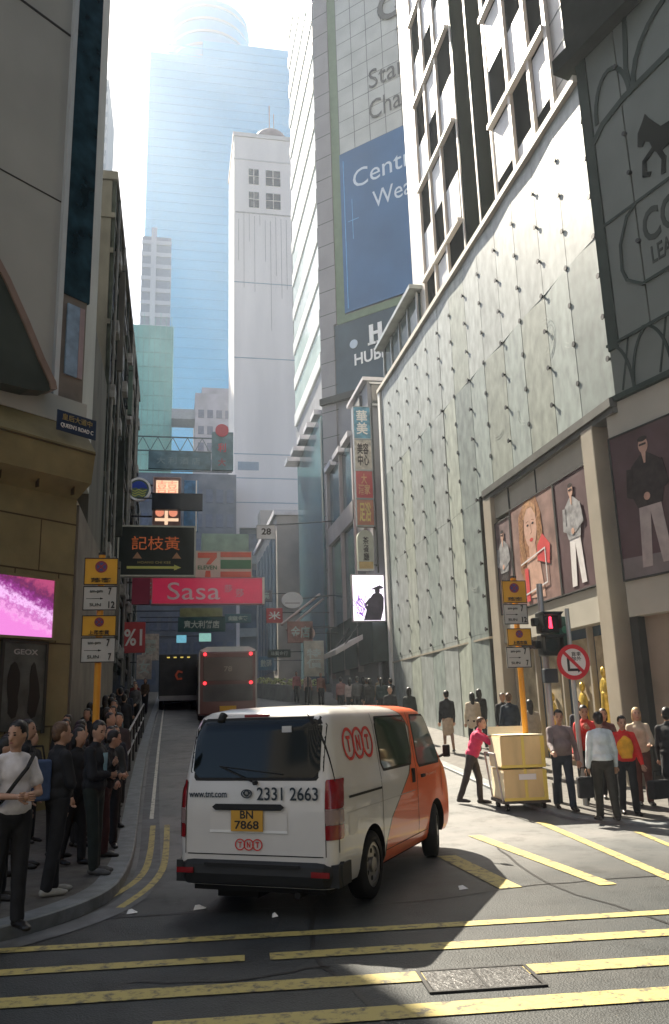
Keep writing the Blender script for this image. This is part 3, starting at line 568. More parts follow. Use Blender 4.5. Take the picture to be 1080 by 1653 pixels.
b = MB(); b.box(1.5, 1.85, 1.7, 3.1, 0, .06); b.box(2.25, 2.6, 1.7, 3.1, 0, .06); b.box(1.86, 2.24, 2.25, 2.5, 0, .06); b.box(1.35, 2.0, 1.5, 1.68, 0, .06); b.box(2.1, 2.75, 1.5, 1.68, 0, .06); b.build('emblem', white_p, t)
b = MB(); b.disc(.1, 2.0, .35, 0, .05); b.build('badge', pl_, t)

# lower buildings at the street bend
gl_ = thing('low_terrace_building', 'low grey building with slanting roof edges between tower and white tower', 'building', (9.8, 80, 3.5)); I = inv(gl_)
b = MB(I); b.box(9.4, 12, 76, 96, 0, 20.5); b.box(9.9, 12, 96, 99, 0, 26); b.build('wall', mat('warm_panel', (.42, .38, .34), rough=.6, var=.15, scale=.6), gl_)
rep('window', [(9.3, 9.4, 77+3*k, 79+3*k, 6, 19) for k in range(6)], glass_b, gl_, I)
b = MB(I); b.box(9.1, 12, 75.8, 96.2, 20.5, 21.0); b.build('roof', _mc['pale_cornice'], gl_)
# white tower with dome
wt = thing('white_windowed_tower', 'slim pale tower with four square windows near its top and a small dome', 'building', (12.4, 110, 3.7)); I = inv(wt)
wcl = mat('tower_render', (.8, .74, .71), rough=.8, var=.1, scale=.25, streak=.85, bump=.05, bscale=3)
b = MB(I); b.box(7.75, 16.9, 110, 122, 27, 89); b.build('wall', wcl, wt)
b = MB(I); b.box(7.6, 17.05, 109.85, 122, 88.9, 89.6); b.box(7.7, 16.95, 109.93, 110.1, 84.8, 85.0); b.build('cornice', mat('tower_trim', (.62, .58, .56), rough=.7, var=.05), wt)
rep('window', [(cx, cx+w_, 109.9, 110.05, z, z+2.6) for cx, w_ in ((10.0, 1.5), (12.6, 2.2)) for z in (76.7, 80.7)], mat('slate_window', (.04, .05, .08), rough=.4, var=.2, spec=.2), wt, I)
b = MB(I)
for cx, w_ in ((10.0, 1.5), (12.6, 2.2)):
    for z in (76.7, 80.7): b.box(cx+w_/2-.04, cx+w_/2+.04, 109.85, 109.95, z, z+2.6); b.box(cx, cx+w_, 109.84, 109.94, z+1.3, z+1.38)
b.build('window_bar', wcl, wt)
b = MB(I)
for i in range(11): z = 75.7-rngp.uniform(0, 1.2); b.box(8.4+.8*i, 8.46+.8*i, 109.96, 110.02, z-rngp.uniform(1, 20), z)
b.box(8, 16.5, 109.95, 110.02, 75.6, 75.8); b.build('stain_channel', mat('stain', (.42, .38, .36), rough=.9, var=.2), wt)
b = MB(I)
for z in (30.5, 34, 37.5, 52, 64): b.box(7.75, 16.9, 109.97, 110.02, z, z+.12)
b.box(8.3, 11.2, 109.95, 110.02, 35.2, 36.4); b.build('joint', mat('joint_bluegrey', (.3, .36, .42), rough=.7, var=.1), wt)
b = MB(I); b.ell((13.7, 113, 89.6), (3.0, 3.0, 3.0), n=24, m=14); b.build('dome', mat('dome_brown', (.2, .14, .14), rough=.5, var=.1), wt, smooth=True)
b = MB(I); b.tube((13.6, 113, 92.5), (13.6, 113, 97.5), .09); b.tube((14.3, 113, 92), (14.3, 113, 96), .07); b.build('antenna', steel, wt)
# its base
b = MB(I); b.box(7.75, 17, 110.5, 122, 0, 27); b.build('base_wall', mat('base_grey', (.17, .185, .185), rough=.7, var=.15, scale=.4), wt)
b = MB(I); b.box(7.75, 8.5, 109.8, 110.6, 3, 27); b.box(16.2, 17, 109.8, 110.6, 3, 27); b.build('pier', wcl, wt)
b = MB(I)
for z in (23.2, 18.2, 13.4): b.box(8.6, 16.1, 110.3, 110.5, z, z+3)
b.build('dark_opening', glass_b, wt)
b = MB(I)
for z in (22.0, 17.0, 12.2): b.box(8.5, 16.2, 109.9, 110.3, z, z+1.1)
b.build('balcony_band', mat('band_pale', (.32, .33, .31), rough=.7, var=.1), wt)
# blue tower with cylinder
bt = thing('blue_glass_skyscraper', 'hazy blue glass skyscraper with a round drum on top', 'building', (13, 270, 3.7)); I = inv(bt)
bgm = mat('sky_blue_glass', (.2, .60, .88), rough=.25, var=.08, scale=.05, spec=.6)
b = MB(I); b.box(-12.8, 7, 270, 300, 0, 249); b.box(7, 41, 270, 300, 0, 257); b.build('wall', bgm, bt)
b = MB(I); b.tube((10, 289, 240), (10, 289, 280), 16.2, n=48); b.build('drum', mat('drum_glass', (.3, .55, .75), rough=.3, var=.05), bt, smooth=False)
b = MB(I)
for z in (252, 258, 264, 270, 276): b.tube((10, 289, z), (10, 289, z+1.0), 16.6, n=48)
b.build('drum_band', mat('drum_band', (.5, .55, .6), rough=.5, var=0), bt)
b = MB(I)
for k in range(66): b.box(-12.8, 41, 269.8, 270, 6+3.8*k, 6.5+3.8*k)
for k in range(28): b.box(-12.8+1.95*k, -12.65+1.95*k, 269.7, 269.8, 4, 249)
b.build('floor_band', mat('blue_band', (.2, .585, .86), rough=.4, var=0), bt)
b = MB(I)
for k in range(6): b.tube((42, 272, 212+6.5*k), (42, 272, 216+6.5*k), 2.2, n=16)
b.build('corner_drums', mat('corner_drum', (.18, .22, .26), rough=.4, var=.1), bt)
# slim tower, net wrapped building, grey block, spire, pale left tower
sl = thing('slim_ribbed_tower', 'slim pale tower of stacked floors rising behind the green netting', 'building', (-4, 170, 3.7)); I = inv(sl)
b = MB(I); b.box(-8.6, -2.2, 172, 184, 0, 109); b.build('wall', mat('pale_tower_grey', (.42, .44, .48), rough=.6, var=.1), sl)
b = MB(I)
for k in range(30): b.box(-8.7, -2.1, 171.8, 172, 20+3*k, 21+3*k)
b.box(-6.6, -5.4, 171.4, 171.8, 0, 111); b.build('floor_band', mat('tower_white', (.66, .66, .68), rough=.6, var=0), sl)
nb_ = thing('net_wrapped_building', 'building wrapped in pale green construction netting', 'building', (-5, 160, 3.7)); I = inv(nb_)
b = MB(I); b.box(-9.5, -1.2, 158, 168, 0, 80); b.build('wall', mat('net_green', (.3, .55, .5), rough=.8, var=.35, scale=.12, streak=.3), nb_)
b = MB(I)
for k in range(22): b.box(-9.5, -1.2, 157.9, 157.96, 12+3.1*k, 12.12+3.1*k)
for k in range(8): b.box(-9.3+1.1*k, -9.2+1.1*k, 157.82, 157.9, 0, 81+rngp.uniform(0, 2))
b.build('scaffold_pole', mat('bamboo', (.34, .52, .47), rough=.8, var=.2), nb_)
gb = thing('grey_stepped_block', 'grey block with small windows left of the white tower', 'building', (8, 150, 3.7)); I = inv(gb)
b = MB(I); b.box(3.2, 10.6, 150, 165, 0, 62.5); b.box(4.5, 10.6, 152, 165, 62.5, 64.5); b.build('wall', mat('block_grey', (.36, .36, .40), rough=.8, var=.2, scale=.4), gb)
rep('window', [(3.8+1.7*j, 4.9+1.7*j, 149.9, 150, 8+3.3*k, 9.6+3.3*k) for k in range(16) for j in range(4)], mat('block_window', (.13, .15, .2), rough=.3, var=.2), gb, I)
b = MB(I); b.box(-1.2, 3.2, 151, 156, 57.5, 59.5); b.build('sky_bridge', mat('bridge_grey', (.3, .33, .36), rough=.7, var=.1), gb)
sp_ = thing('spired_tower', 'far pale tower with a stepped pointed spire', 'building', (20, 400, 3.7)); I = inv(sp_)
b = MB(I); b.box(14, 28, 400, 414, 0, 165); b.build('wall', mat('pale_spire', (.6, .62, .64), rough=.5, var=.1), sp_)
b = MB(I); b.tube((21, 407, 165), (21, 407, 193), 6.5, .8, n=4); b.tube((21, 407, 193), (21, 407, 205), .4, .1, n=6); b.build('spire', _mc['pale_spire'], sp_)
pt = thing('pale_left_tower', 'pale tower glimpsed at the left above the old building', 'building', (-24, 170, 3.7)); I = inv(pt)
b = MB(I); b.box(-36, -17.4, 172, 190, 0, 150); b.build('wall', mat('pale_left', (.5, .5, .5), rough=.7, var=.05), pt)
b = MB(I)
for k in range(40): b.box(-36, -17.4, 171.9, 172, 10+3.5*k, 11.4+3.5*k)
b.build('window_band', mat('pale_band', (.33, .35, .38), rough=.4, var=0), pt)
# mid building closing the view under the gantry
mb_ = thing('street_end_building', 'grey concrete building with small window grid closing the end of the street', 'building', (0, 105, 3.7)); I = inv(mb_)
b = MB(I); b.box(-9, 7.7, 105, 118, 0, 33); b.build('wall', mat('end_concrete', (.17, .185, .21), rough=.8, var=.3, scale=.5), mb_)
rep('window', [(-8.4+1.35*j, -7.5+1.35*j, 104.9, 105, 6+3.3*k, 7.8+3.3*k) for k in range(8) for j in range(12)], _mc['block_window'], mb_, I)
gt = thing('green_roofed_stall_block', 'low block with pale green arched hoarding above the shop signs', 'hoarding', (4, 70, 4)); I = inv(gt)
b = MB(I); b.box(2.2, 6.2, 70, 72, 12, 17.3); b.build('board', mat('hoarding_green', (.3, .4, .3), rough=.6, var=.4, scale=.8), gt)
b = MB(I); F = I @ face(2.2, 70, 12, 1, 0)
b = MB(F); arc(b, 1.5, 0, 3.2, 10, 120, .15, .01, .05); arc(b, 1.5, 0, 2.4, 10, 120, .15, .01, .05); b.build('curved_stripe', mat('hoarding_pale', (.5, .55, .45), rough=.6, var=.1), gt)

# ================================================================ LEFT SIDE
olds_ = mat('annex_render', (.1, .1, .085), rough=.85, var=.35, scale=1.2, bump=.2, bscale=8, streak=.6)
lc = thing('corner_stone_building', 'corner building with amber stone base and smooth grey wall above', 'building', (-2, 17, 0)); I = inv(lc)
cr = Vector((.74, .673)).normalized()
Fc = face(-2.0, 17.0, 0, .74, .673); LC = I @ Fc         # local x<0 along the chamfered wall
q0 = Vector((-2.0, 17.0)); q1 = q0-cr*7.5
conc = mat('smooth_concrete', (.38, .395, .375), rough=.75, var=.1, scale=.6, bump=.05, bscale=5)
b = MB(I); qa = q0-cr*.75; b.prism([(qa.x, qa.y), (q1.x, q1.y), (-16, q1.y), (-16, 24), (-2.5, 24), (-2.5, 17.6)], 8.3, 34); b.build('upper_wall', conc, lc)
sto = mat('amber_stone', (.185, .16, .08), rough=.6, var=.22, scale=1.5, bump=.12, bscale=14)
b = MB(I); b.prism([(q0.x, q0.y), (q1.x, q1.y), (-16, q1.y), (-16, 28.4), (-2.0, 28.4)], -.5, 6.3); b.build('stone_base', sto, lc)
b = MB(LC); b.prism([(0, 0), (.45, .25), (.55, .9), (.1, 1.5), (0, 1.5)], -7.5, .0, Matrix(((0, 0, 1, 0), (0, 1, 0, 6.3), (1, 0, 0, 0), (0, 0, 0, 1))))
b.build('cornice', sto, lc)
b = MB(LC); b.box(-7.5, .05, 7.8, 8.35, -.6, .12); b.build('string_course', conc, lc)
b = MB(LC)
for z in (1.8, 3.35, 4.72, 5.75): b.box(-7.5, 0.004, z, z+.03, 0, .006)
for i in range(9):
    for j, z in enumerate((0, 1.83, 3.38, 4.75)):
        x = -.35-.95*i-(.45 if j % 2 else 0); b.box(x, x+.02, z, (1.8, 3.35, 4.72, 5.75)[j], 0, .005)
for i in range(9): b.box(-.3-.8*i, -.28-.8*i, 6.3, 6.5, .2, .3)
b.box(-7.5, 0.0, 7.13, 7.16, .5, .56); b.build('stone_joint', mat('joint_shadow', (.06, .045, .025), rough=.9, var=.2), lc)  # dark brown lines along the stone joints
b = MB(I); b.box(-16, -2.5, 24.0, 28.4, 6.3, 13.5); b.build('annex_wall', olds_ , lc)
b = MB(I); b.box(-2.0, -1.95, 17.05, 28.4, 1, 6.2); b.build('side_stone', mat('side_dull_stone', (.13, .12, .1), rough=.7, var=.3, scale=1), lc)
b = MB(LC); b.box(-.62, .05, 10.7, 34, -.8, .05); b.build('blue_glass_pilaster', mat('pilaster_glass', (.02, .05, .07), rough=.15, var=.6, scale=2.5, spec=.8), lc)
b = MB(LC); b.box(-.75, -.64, 8.3, 34, -.8, .1); b.build('white_edge_trim', mat('edge_trim', (.5, .55, .58), rough=.35, var=.05), lc)
b = MB(LC); b.box(-.62, .0, 8.35, 10.7, -.7, .02); b.build('lower_pilaster', mat('beige_panel', (.2, .18, .16), rough=.7, var=.25), lc)
b = MB(LC); b.box(-7.5, -.76, 17.1, 17.16, 0, .01); b.box(-7.5, -.76, 12.8, 12.83, 0, .01); b.build('wall_joint', darkgap, lc)

cn = thing('curved_canopy', 'big dark curved canopy with a pinkish rim on the grey corner wall', 'canopy', M=Fc @ T((-2, 8, 0)))
rim = [(x-.12, y) for x, y in [(-3.6, 6.0), (-2.6, 4.9), (-1.6, 3.85), (-.55, 2.8), (-.05, 2.15), (.4, 1.45), (.78, .8), (1.05, .4), (1.08, .3), (1.0, .2), (.6, .1)]]
b = MB(); b.prism(rim+[(-.5, .03), (-4.5, 0), (-4.5, 6.2)], .02, .5, T((0, 0, 0))); b.build('shell', mat('canopy_dark', (.05, .062, .056), rough=.35, var=.3, scale=1.), cn)
b = MB(); b.line(rim[:9], .14, .01, .54); b.build('rim', mat('canopy_rim', (.24, .18, .155), rough=.5, var=.15), cn)
pp = thing('narrow_blue_poster', 'narrow pale blue poster high on the corner pilaster', 'poster', M=Fc @ T((-.5, 8.9, .06)))
b = MB(); b.box(0, .3, 0, 1.6, -.02, .02); b.build('sheet', mat('poster_blue', (.25, .36, .5), rough=.4, var=.3, scale=3), pp)
b = MB(); b.box(.3, .42, 0, 1.6, -.02, .03); b.build('frame', mat('poster_mauve', (.35, .28, .3), rough=.5, var=.2), pp)
ssn = sign('street_name_sign', 'dark blue street name plate on the stone corner', Fc @ T((-.98, 7.42, .62)), .92, .42, .03, mat('sign_navy', (.015, .03, .07), rough=.4, var=.1))
text('皇后大道中', .7, .13, T((.46, .3, .002)), mat('dull_gold', (.35, .28, .12), rough=.5, var=0), ssn, off=.0); text("QUEEN'S ROAD C", .76, .1, T((.46, .12, .002)), white_p, ssn, off=.0)
ps = thing('pink_video_screen', 'glowing magenta and pink video screen on the stone wall', 'screen', M=Fc @ T((-2.6, 3.46, .06)))
def pink_mat():
    m = bpy.data.materials.new('pink_screen'); m.use_nodes = True; n = m.node_tree.nodes; l = m.node_tree.links; b_ = n['Principled BSDF']; tc = n.new('ShaderNodeTexCoord')
    a = n.new('ShaderNodeTexNoise'); a.inputs['Scale'].default_value = 9; a.inputs['Detail'].default_value = 8; a.inputs['Roughness'].default_value = .8; l.new(tc.outputs['Object'], a.inputs['Vector'])
    sx = n.new('ShaderNodeSeparateXYZ'); l.new(tc.outputs['Object'], sx.inputs[0])
    # bright lower left, dark band on the upper diagonal
    m1 = n.new('ShaderNodeMath'); m1.operation = 'MULTIPLY_ADD'; m1.inputs[1].default_value = -.38; l.new(sx.outputs[0], m1.inputs[0]); m1.inputs[2].default_value = 1.35
    m2 = n.new('ShaderNodeMath'); m2.operation = 'SUBTRACT'; l.new(m1.outputs[0], m2.inputs[0]); l.new(sx.outputs[1], m2.inputs[1])
    m3 = n.new('ShaderNodeMath'); m3.operation = 'MULTIPLY_ADD'; l.new(a.outputs['Fac'], m3.inputs[0]); m3.inputs[1].default_value = .9; l.new(m2.outputs[0], m3.inputs[2])
    r1 = n.new('ShaderNodeValToRGB'); e = r1.color_ramp.elements
    e[0].position = .05; e[0].color = (.4, .06, .16, 1); e[1].position = 1.0; e[1].color = (.75, .22, .62, 1)
    for p_, c_ in ((.28, (.12, .02, .09, 1)), (.45, (.3, .04, .26, 1)), (.62, (.85, .5, .85, 1)), (.75, (.5, .12, .42, 1)), (.88, (.8, .35, .7, 1))):
        x = e.new(p_); x.color = c_
    l.new(m3.outputs[0], r1.inputs[0]); l.new(r1.outputs[0], b_.inputs['Emission Color']); b_.inputs['Emission Strength'].default_value = .3; b_.inputs['Base Color'].default_value = (.02, .01, .02, 1)
    return m
b = MB(); b.box(0, 2.12, 0, 1.1, -.05, .02); b.build('screen', pink_mat(), ps)
b = MB(); b.box(2.12, 2.2, -.05, 1.15, -.05, .05); b.box(0, 2.12, -.05, 0, -.05, .05); b.box(0, 2.12, 1.1, 1.15, -.05, .05); b.build('frame', sto, ps)
gp = thing('shoe_poster', 'grey poster with two dark shoe soles under pale lettering', 'poster', M=Fc @ T((-1.45, 1.75, .06)))
b = MB(); b.box(0, .86, 0, 1.58, -.03, .02); b.build('sheet', mat('poster_grey', (.075, .085, .08), rough=.4, var=.5, scale=2.5), gp)
b = MB(); b.box(-.05, 0, -.05, 1.63, -.03, .04); b.box(.86, .91, -.05, 1.63, -.03, .04); b.box(0, .86, 1.58, 1.63, -.03, .04); b.build('frame', darkgap, gp)
b = MB()
sole = [(0, 0), (.08, .03), (.12, .2), (.1, .38), (.13, .6), (.12, .82), (.05, .98), (0, 1.02), (-.08, .95), (-.12, .75), (-.12, .5), (-.08, .3), (-.08, .1)]
b.prism([(.22+x, .22+y) for x, y in sole], .021, .03); b.prism([(.62+x*(1.0 if y < .7 else .6)+(.06 if .3 < y < .6 else 0), .22+y) for x, y in sole], .021, .03); b.build('shoe_sole', mat('sole_black', (.01, .012, .012), rough=.4, var=.2), gp)
text('GEOX', .5, .1, T((.44, 1.42, .022)), G('poster_letter', .35), gp, off=.02)

# old building (y 24..43) with balconies and pipes
olds = mat('old_render', (.14, .135, .115), rough=.85, var=.35, scale=1.2, bump=.2, bscale=8, streak=.6); oldd = mat('old_dark_render', (.045, .055, .045), rough=.85, var=.5, scale=2, bump=.3, bscale=6)
def old_block(name, label, y0, y1, h, seedn, x_=-2.1, floors=5):
    rg = random.Random(seedn); o = thing(name, label, 'building', (x_, y0, 0)); I = inv(o)
    b = MB(I); b.box(x_-12, x_, y0, y1, -.5, h); b.build('wall', olds, o)
    b = MB(I); b.box(x_-12, x_+.2, y0-.1, y1, h, h+.35); b.box(x_-12, x_+.15, y0-.05, y1, h-1.6, h-1.4); b.build('parapet', olds, o)
    n = int((y1-y0)/3.0); fh = (h-4.5)/floors
    for i in range(n):
        ya = y0+.6+i*(y1-y0-.8)/n; yb = ya+1.7
        for k in range(floors):
            z = 4.6+k*fh
            b = MB(I); b.box(x_-.02, x_+.03, ya, yb, z+.7, z+fh-.55); b.build('window', glass_d, o)
            b = MB(I); b.box(x_, x_+.08, ya-.06, ya, z+.65, z+fh-.5); b.box(x_, x_+.08, yb, yb+.06, z+.65, z+fh-.5); b.box(x_, x_+.08, ya, yb, z+fh-.55, z+fh-.48); b.box(x_, x_+.16, ya-.1, yb+.1, z+.6, z+.7); b.box(x_, x_+.06, (ya+yb)/2-.03, (ya+yb)/2+.03, z+.7, z+fh-.55); b.build('window_frame', oldd if rg.random() < .6 else steel, o)
            if rg.random() < .55:
                b = MB(I); yy = rg.uniform(ya, yb-.8); b.box(x_+.03, x_+.32, yy, yy+.8, z+.05, z+.55); b.tube((x_+.32, yy+.4, z+.3), (x_+.33, yy+.4, z+.3), .2, n=14); b.build('air_conditioner', mat('ac_grey', (.3, .3, .28), rough=.6, var=.3, scale=5), o, bevel=.02)
    b = MB(I)
    for k in range(floors): b.box(x_, x_+.12, y0, y1, 4.35+k*fh, 4.55+k*fh)
    b.build('floor_ledge', olds, o)
    b = MB(I)
    for i in range(n+1): yy = y0+.25+i*(y1-y0-.8)/n; b.box(x_, x_+.14, yy-.18, yy+.18, 4, h)
    b.build('pier', oldd, o)
    b = MB(I)
    for i in range(6): yy = rg.uniform(y0, y1); b.path([(x_+.2, yy, 3.5), (x_+.2, yy, rg.uniform(9, h)), (x_+.2, yy+.6, h)], .06, 7)
    b.build('drain_pipe', mat('pipe_grey', (.2, .2, .18), rough=.6, var=.3), o)
    b = MB(I); b.box(x_-.1, x_+.02, y0, y1, .2, 4.2); b.build('shop_front', mat('dark_shop', (.02, .025, .025), rough=.25, var=.8, scale=1), o)
    return o
old_block('old_balcony_building', 'weathered old building with dark windows behind the parking signs', 28.5, 51.5, 21.9, 1, -2.6, 6)
old_block('old_terrace_building', 'dim old terrace further along the left pavement', 51.9, 75, 20.0, 2, -3.4)
old_block('old_terrace_building', 'last dim terrace at the far end of the left pavement', 75.4, 100, 22, 5, -4.6)
for k, (yy, z0, z1, xx) in enumerate(((30.5, 15, 19.5, .22), (33, 9.0, 13.0, .25), (38, 16, 18.5, .2), (32, 5, 7.8, .3))):
    r_ = thing('wall_signboard', ['tall blank signboard highest on the old building', 'weathered signboard on the old building above the parking signs', 'small signboard near the top far end of the old building', 'long vertical signboard at the far end of the old building', 'low signboard on the old building behind the parking sign pole', 'low signboard at the far corner of the old building'][k], 'signboard', (-2.36, yy, z0), group='signboards on the old building')
    b = MB(); b.box(0, xx, 0, .2, 0, z1-z0); b.build('board', [olds, oldd, mat('faded_green_board', (.1, .15, .12), rough=.6, var=.3)][k % 3], r_)
    b = MB(); b.box(-.0, xx, -.01, 0, z1-z0-.3, z1-z0-.25); b.box(-.3, 0, .08, .12, z1-z0-.5, z1-z0-.44); b.box(-.3, 0, .08, .12, .4, .46); b.build('bracket', dark, r_)
rb = thing('rear_street_building', 'unseen stone building added behind the viewer to block the sky', 'building', (0, -14, 0)); I = inv(rb)  # unseen block added to keep sky light off the street from behind
b = MB(I); b.box(-36, 9, -30, -14, -.2, 45); b.build('wall', mat('rear_stone', (.16, .15, .14), rough=.8, var=.2), rb)
rep('window', [(-34+4.4*j, -31.4+4.4*j, -14, -13.96, 5+4.4*k, 7.8+4.4*k) for k in range(9) for j in range(9)], glass_d, rb, I)

# ================================================================ SIGNS OVER THE STREET
goldm = mat('sign_gold_line', (.45, .38, .12), rough=.4, var=.1); orangem = mat('neon_orange', (.55, .15, .05), rough=.4, var=.1, emit=(.7, .15, .04), es=.04)
def arm(root, xl, y_, h_, F):      # two steel arms back to the left frontage, in the sign's own frame
    b = MB(); b.box(xl, 0, h_*.85, h_*.85+.07, -.18, -.11); b.box(xl, 0, h_*.12, h_*.12+.07, -.18, -.11); b.build('arm', dark, root)
r_ = sign('hanging_shop_sign', 'black shop sign with three orange characters and a yellow arrow', face(-2.4, 36, 7.95, 1, 0), 3.2, 2.12, .3, mat('sign_black', (.018, .026, .022), rough=.3, var=.2), 'shop signs hanging over the street', mat('pale_frame', (.45, .46, .4), rough=.4, var=.1), .07)
text('記枝黃', 2.05, .6, T((1.55, 1.4, .01)), orangem, r_, off=.0)
text('HOANG CHI KEE', 1.4, .1, T((1.5, .55, .01)), goldm, r_, off=0)
b = MB(); b.box(.35, 2.35, .27, .38, .01, .03); b.prism([(2.35, .2), (2.65, .325), (2.35, .45)], .01, .03); b.build('arrow', mat('arrow_yellow', (.55, .55, .15), rough=.4, var=.1), r_)
b = MB()
for cx in (.78, 2.45): b.prism([(cx-.2, .72), (cx+.2, .72), (cx, 1.0)], .01, .03)
b.build('small_emblem', mat('emblem_tan', (.4, .22, .12), rough=.5, var=.2), r_)
arm(r_, -.5, 36, 2.1, None)
r_ = sign('hanging_shop_sign', 'long crimson shop sign with rounded white lettering', face(-1.05, 40, 7.25, 1, 0), 5.3, 1.22, .35, mat('sign_crimson', (.58, .035, .09), rough=.35, var=.08, emit=(.58, .03, .09), es=.06), 'shop signs hanging over the street', mat('crimson_frame', (.45, .2, .22), rough=.5, var=.1), .05)
text('Sasa', 2.5, .84, T((1.95, .6, .01)), mat('sign_letter_pink', (.78, .62, .64), rough=.5, var=0), r_, off=.0)
text('莎', .38, .38, T((3.6, .72, .01)), mat('sign_letter_pink2', (.75, .4, .45), rough=.5, var=0), r_, off=.02); text('莎', .42, .42, T((4.15, .5, .01)), _mc['sign_letter_pink2'], r_, off=.02)
b = MB(); b.box(5.25, 5.36, -.05, 1.27, -.36, .05); b.build('lit_edge', mat('lit_edge', (.75, .68, .6), rough=.4, var=.1), r_)
b = MB(); b.box(-.95, -.12, -.02, 1.24, -.35, -.02); b.build('return_panel', mat('dull_crimson', (.3, .05, .09), rough=.4, var=.1), r_); b = MB(); b.box(-1.2, -.95, 1.0, 1.08, -.25, -.15); b.box(-1.2, -.95, .15, .23, -.25, -.15); b.build('arm', dark, r_)
r_ = sign('hanging_shop_sign', 'white sign with a big red and green numeral beside orange and green stripes', face(.95, 41.2, 8.65, 1, 0), 2.85, 1.4, .3, mat('sign_warm_white', (.62, .5, .42), rough=.5, var=.1), 'shop signs hanging over the street', steel, .03)
sr = mat('stripe_red', (.62, .1, .05), rough=.4, var=.1); sg_ = mat('stripe_green', (.04, .16, .06), rough=.4, var=.1)
b = MB(); b.box(1.28, 2.82, 1.1, 1.35, 0, .02); b.box(1.28, 2.82, .08, .36, 0, .02); b.build('orange_stripe', sr, r_); b = MB(); b.box(1.28, 2.82, .5, .96, 0, .02); b.build('green_stripe', sg_, r_)
b = MB(); b.prism([(.15, 1.05), (.15, 1.32), (1.1, 1.32), (1.1, 1.08), (.78, .72), (.55, .72), (.78, 1.05)], 0, .02); b.prism([(.55, .4), (.78, .4), (.8, .05), (.5, .05)], 0, .02); b.build('numeral_seven', sr, r_)
text('ELEVEN', .95, .2, T((.63, .56, .005)), sg_, r_, off=.02)
b = MB(); b.box(-3.1, 0, 1.0, 1.07, -.25, -.18); b.box(-3.1, 0, .3, .37, -.25, -.18); b.build('arm', dark, r_)
r_ = thing('hanging_shop_sign', 'round white ringed sign with a blue dome over yellow waves', 'sign', M=face(-2.05, 45, 14.25, 1, 0), group='shop signs hanging over the street')
b = MB(); b.disc(0, 0, .56, -.2, 0, 40); b.build('board', mat('roundel_dark', (.1, .16, .14), rough=.4, var=.2), r_)
b = MB(); b.ring(0, 0, .66, .55, -.22, .03); b.build('rim', mat('roundel_white', (.8, .84, .88), rough=.4, var=.05), r_)
b = MB(); b.prism([(-.45, .03)]+[(.46*math.cos(R(a)), .46*math.sin(R(a))) for a in range(170, 9, -16)]+[(.45, .03), (.12, .1), (0, .0), (-.12, .1)], .001, .015); b.build('blue_dome', mat('roundel_blue', (.03, .07, .42), rough=.4, var=.1), r_)
b = MB()
for z in (-.04, -.18, -.32): b.line([(-.42+.25*abs(z), z), (-.2, z-.08), (0, z+.03), (.2, z-.08), (.42-.25*abs(z), z)], .06, .001, .012)
b.build('yellow_wave', mat('roundel_yellow', (.45, .5, .12), rough=.4, var=.1), r_); b = MB(); b.box(-.8, -.6, -.04, .04, -.15, -.08); b.build('arm', dark, r_)
nm = mat('neon_salmon', (.8, .42, .3), rough=.4, var=.1, emit=(.9, .3, .18), es=.2); nc = mat('neon_cream', (.8, .7, .5), rough=.4, var=.1, emit=(.9, .6, .4), es=.25)
r_ = sign('hanging_shop_sign', 'glowing salmon sign with a lit cream lattice, crossed by a dark bar sign', face(-1.25, 45.6, 12.35, 1, 0), 1.45, 2.75, .25, mat('neon_box', (.32, .2, .18), rough=.5, var=.2), 'shop signs hanging over the street', mat('neon_frame', (.4, .3, .3), rough=.5, var=.1), .06)
b = MB(); b.box(.12, 1.33, 1.85, 2.6, 0, .02); b.box(.1, 1.38, .25, .42, 0, .02); b.box(.62, .8, .05, 1.6, 0, .025); b.build('lit_panel', nc, r_)
text('囍', 1.15, .72, T((.72, 2.22, .03)), nm, r_, off=.0); b = MB(); b.disc(.35, .75, .24, .0, .02); b.disc(1.08, .75, .24, 0, .02); b.box(.15, .5, 1.15, 1.25, 0, .02); b.box(.95, 1.3, 1.15, 1.25, 0, .02); b.build('salmon_shape', nm, r_)
b = MB(); b.box(-1.2, 0, 2.3, 2.38, -.2, -.12); b.box(-1.2, 0, .5, .58, -.2, -.12); b.build('arm', dark, r_)
r_ = sign('hanging_shop_sign', 'plain dark bar shaped sign in front of the salmon lit sign', face(-1.3, 44.6, 13.05, 1, 0), 2.7, .88, .3, mat('bar_sign', (.012, .016, .022), rough=.4, var=.3), 'shop signs hanging over the street', dark, .02)
b = MB(); b.box(-.8, 0, .6, .66, -.2, -.12); b.build('arm', dark, r_)
r_ = sign('hanging_shop_sign', 'narrow blue vertical sign edged in white right of the salmon sign', face(.42, 46.3, 12.2, 1, 0), .8, 3.0, .25, mat('vertical_blue', (.06, .2, .4), rough=.4, var=.4, scale=3), 'shop signs hanging over the street')
b = MB(); b.box(.66, .74, 0, 3, 0, .02); b.build('white_edge', white_p, r_); b = MB(); b.box(-2.9, 0, 2.2, 2.28, -.22, -.14); b.build('arm', dark, r_)
r_ = thing('gantry_sign', 'teal grey sign gantry spanning the street with a lattice top', 'gantry', M=face(-3.1, 60, 20.0, 1, 0)); 
b = MB(); b.box(1.0, 5.6, 0, 1.35, -.3, 0); b.build('board', mat('gantry_teal', (.1, .17, .19), rough=.6, var=.35, scale=1.2), r_)
b = MB(); b.box(-.6, 7.2, 2.5, 2.58, -.2, -.12); b.box(-.6, 7.2, 1.4, 1.48, -.2, -.12); b.box(-.6, 7.2, -.15, -.08, -.2, -.12)
for k in range(6): b.line([(1.1*k, 1.45), (1.1*k+.55, 2.52), (1.1*k+1.1, 1.45)], .05, -.19, -.15)
b.build('lattice', mat('gantry_steel', (.1, .14, .14), rough=.5, var=.2), r_)
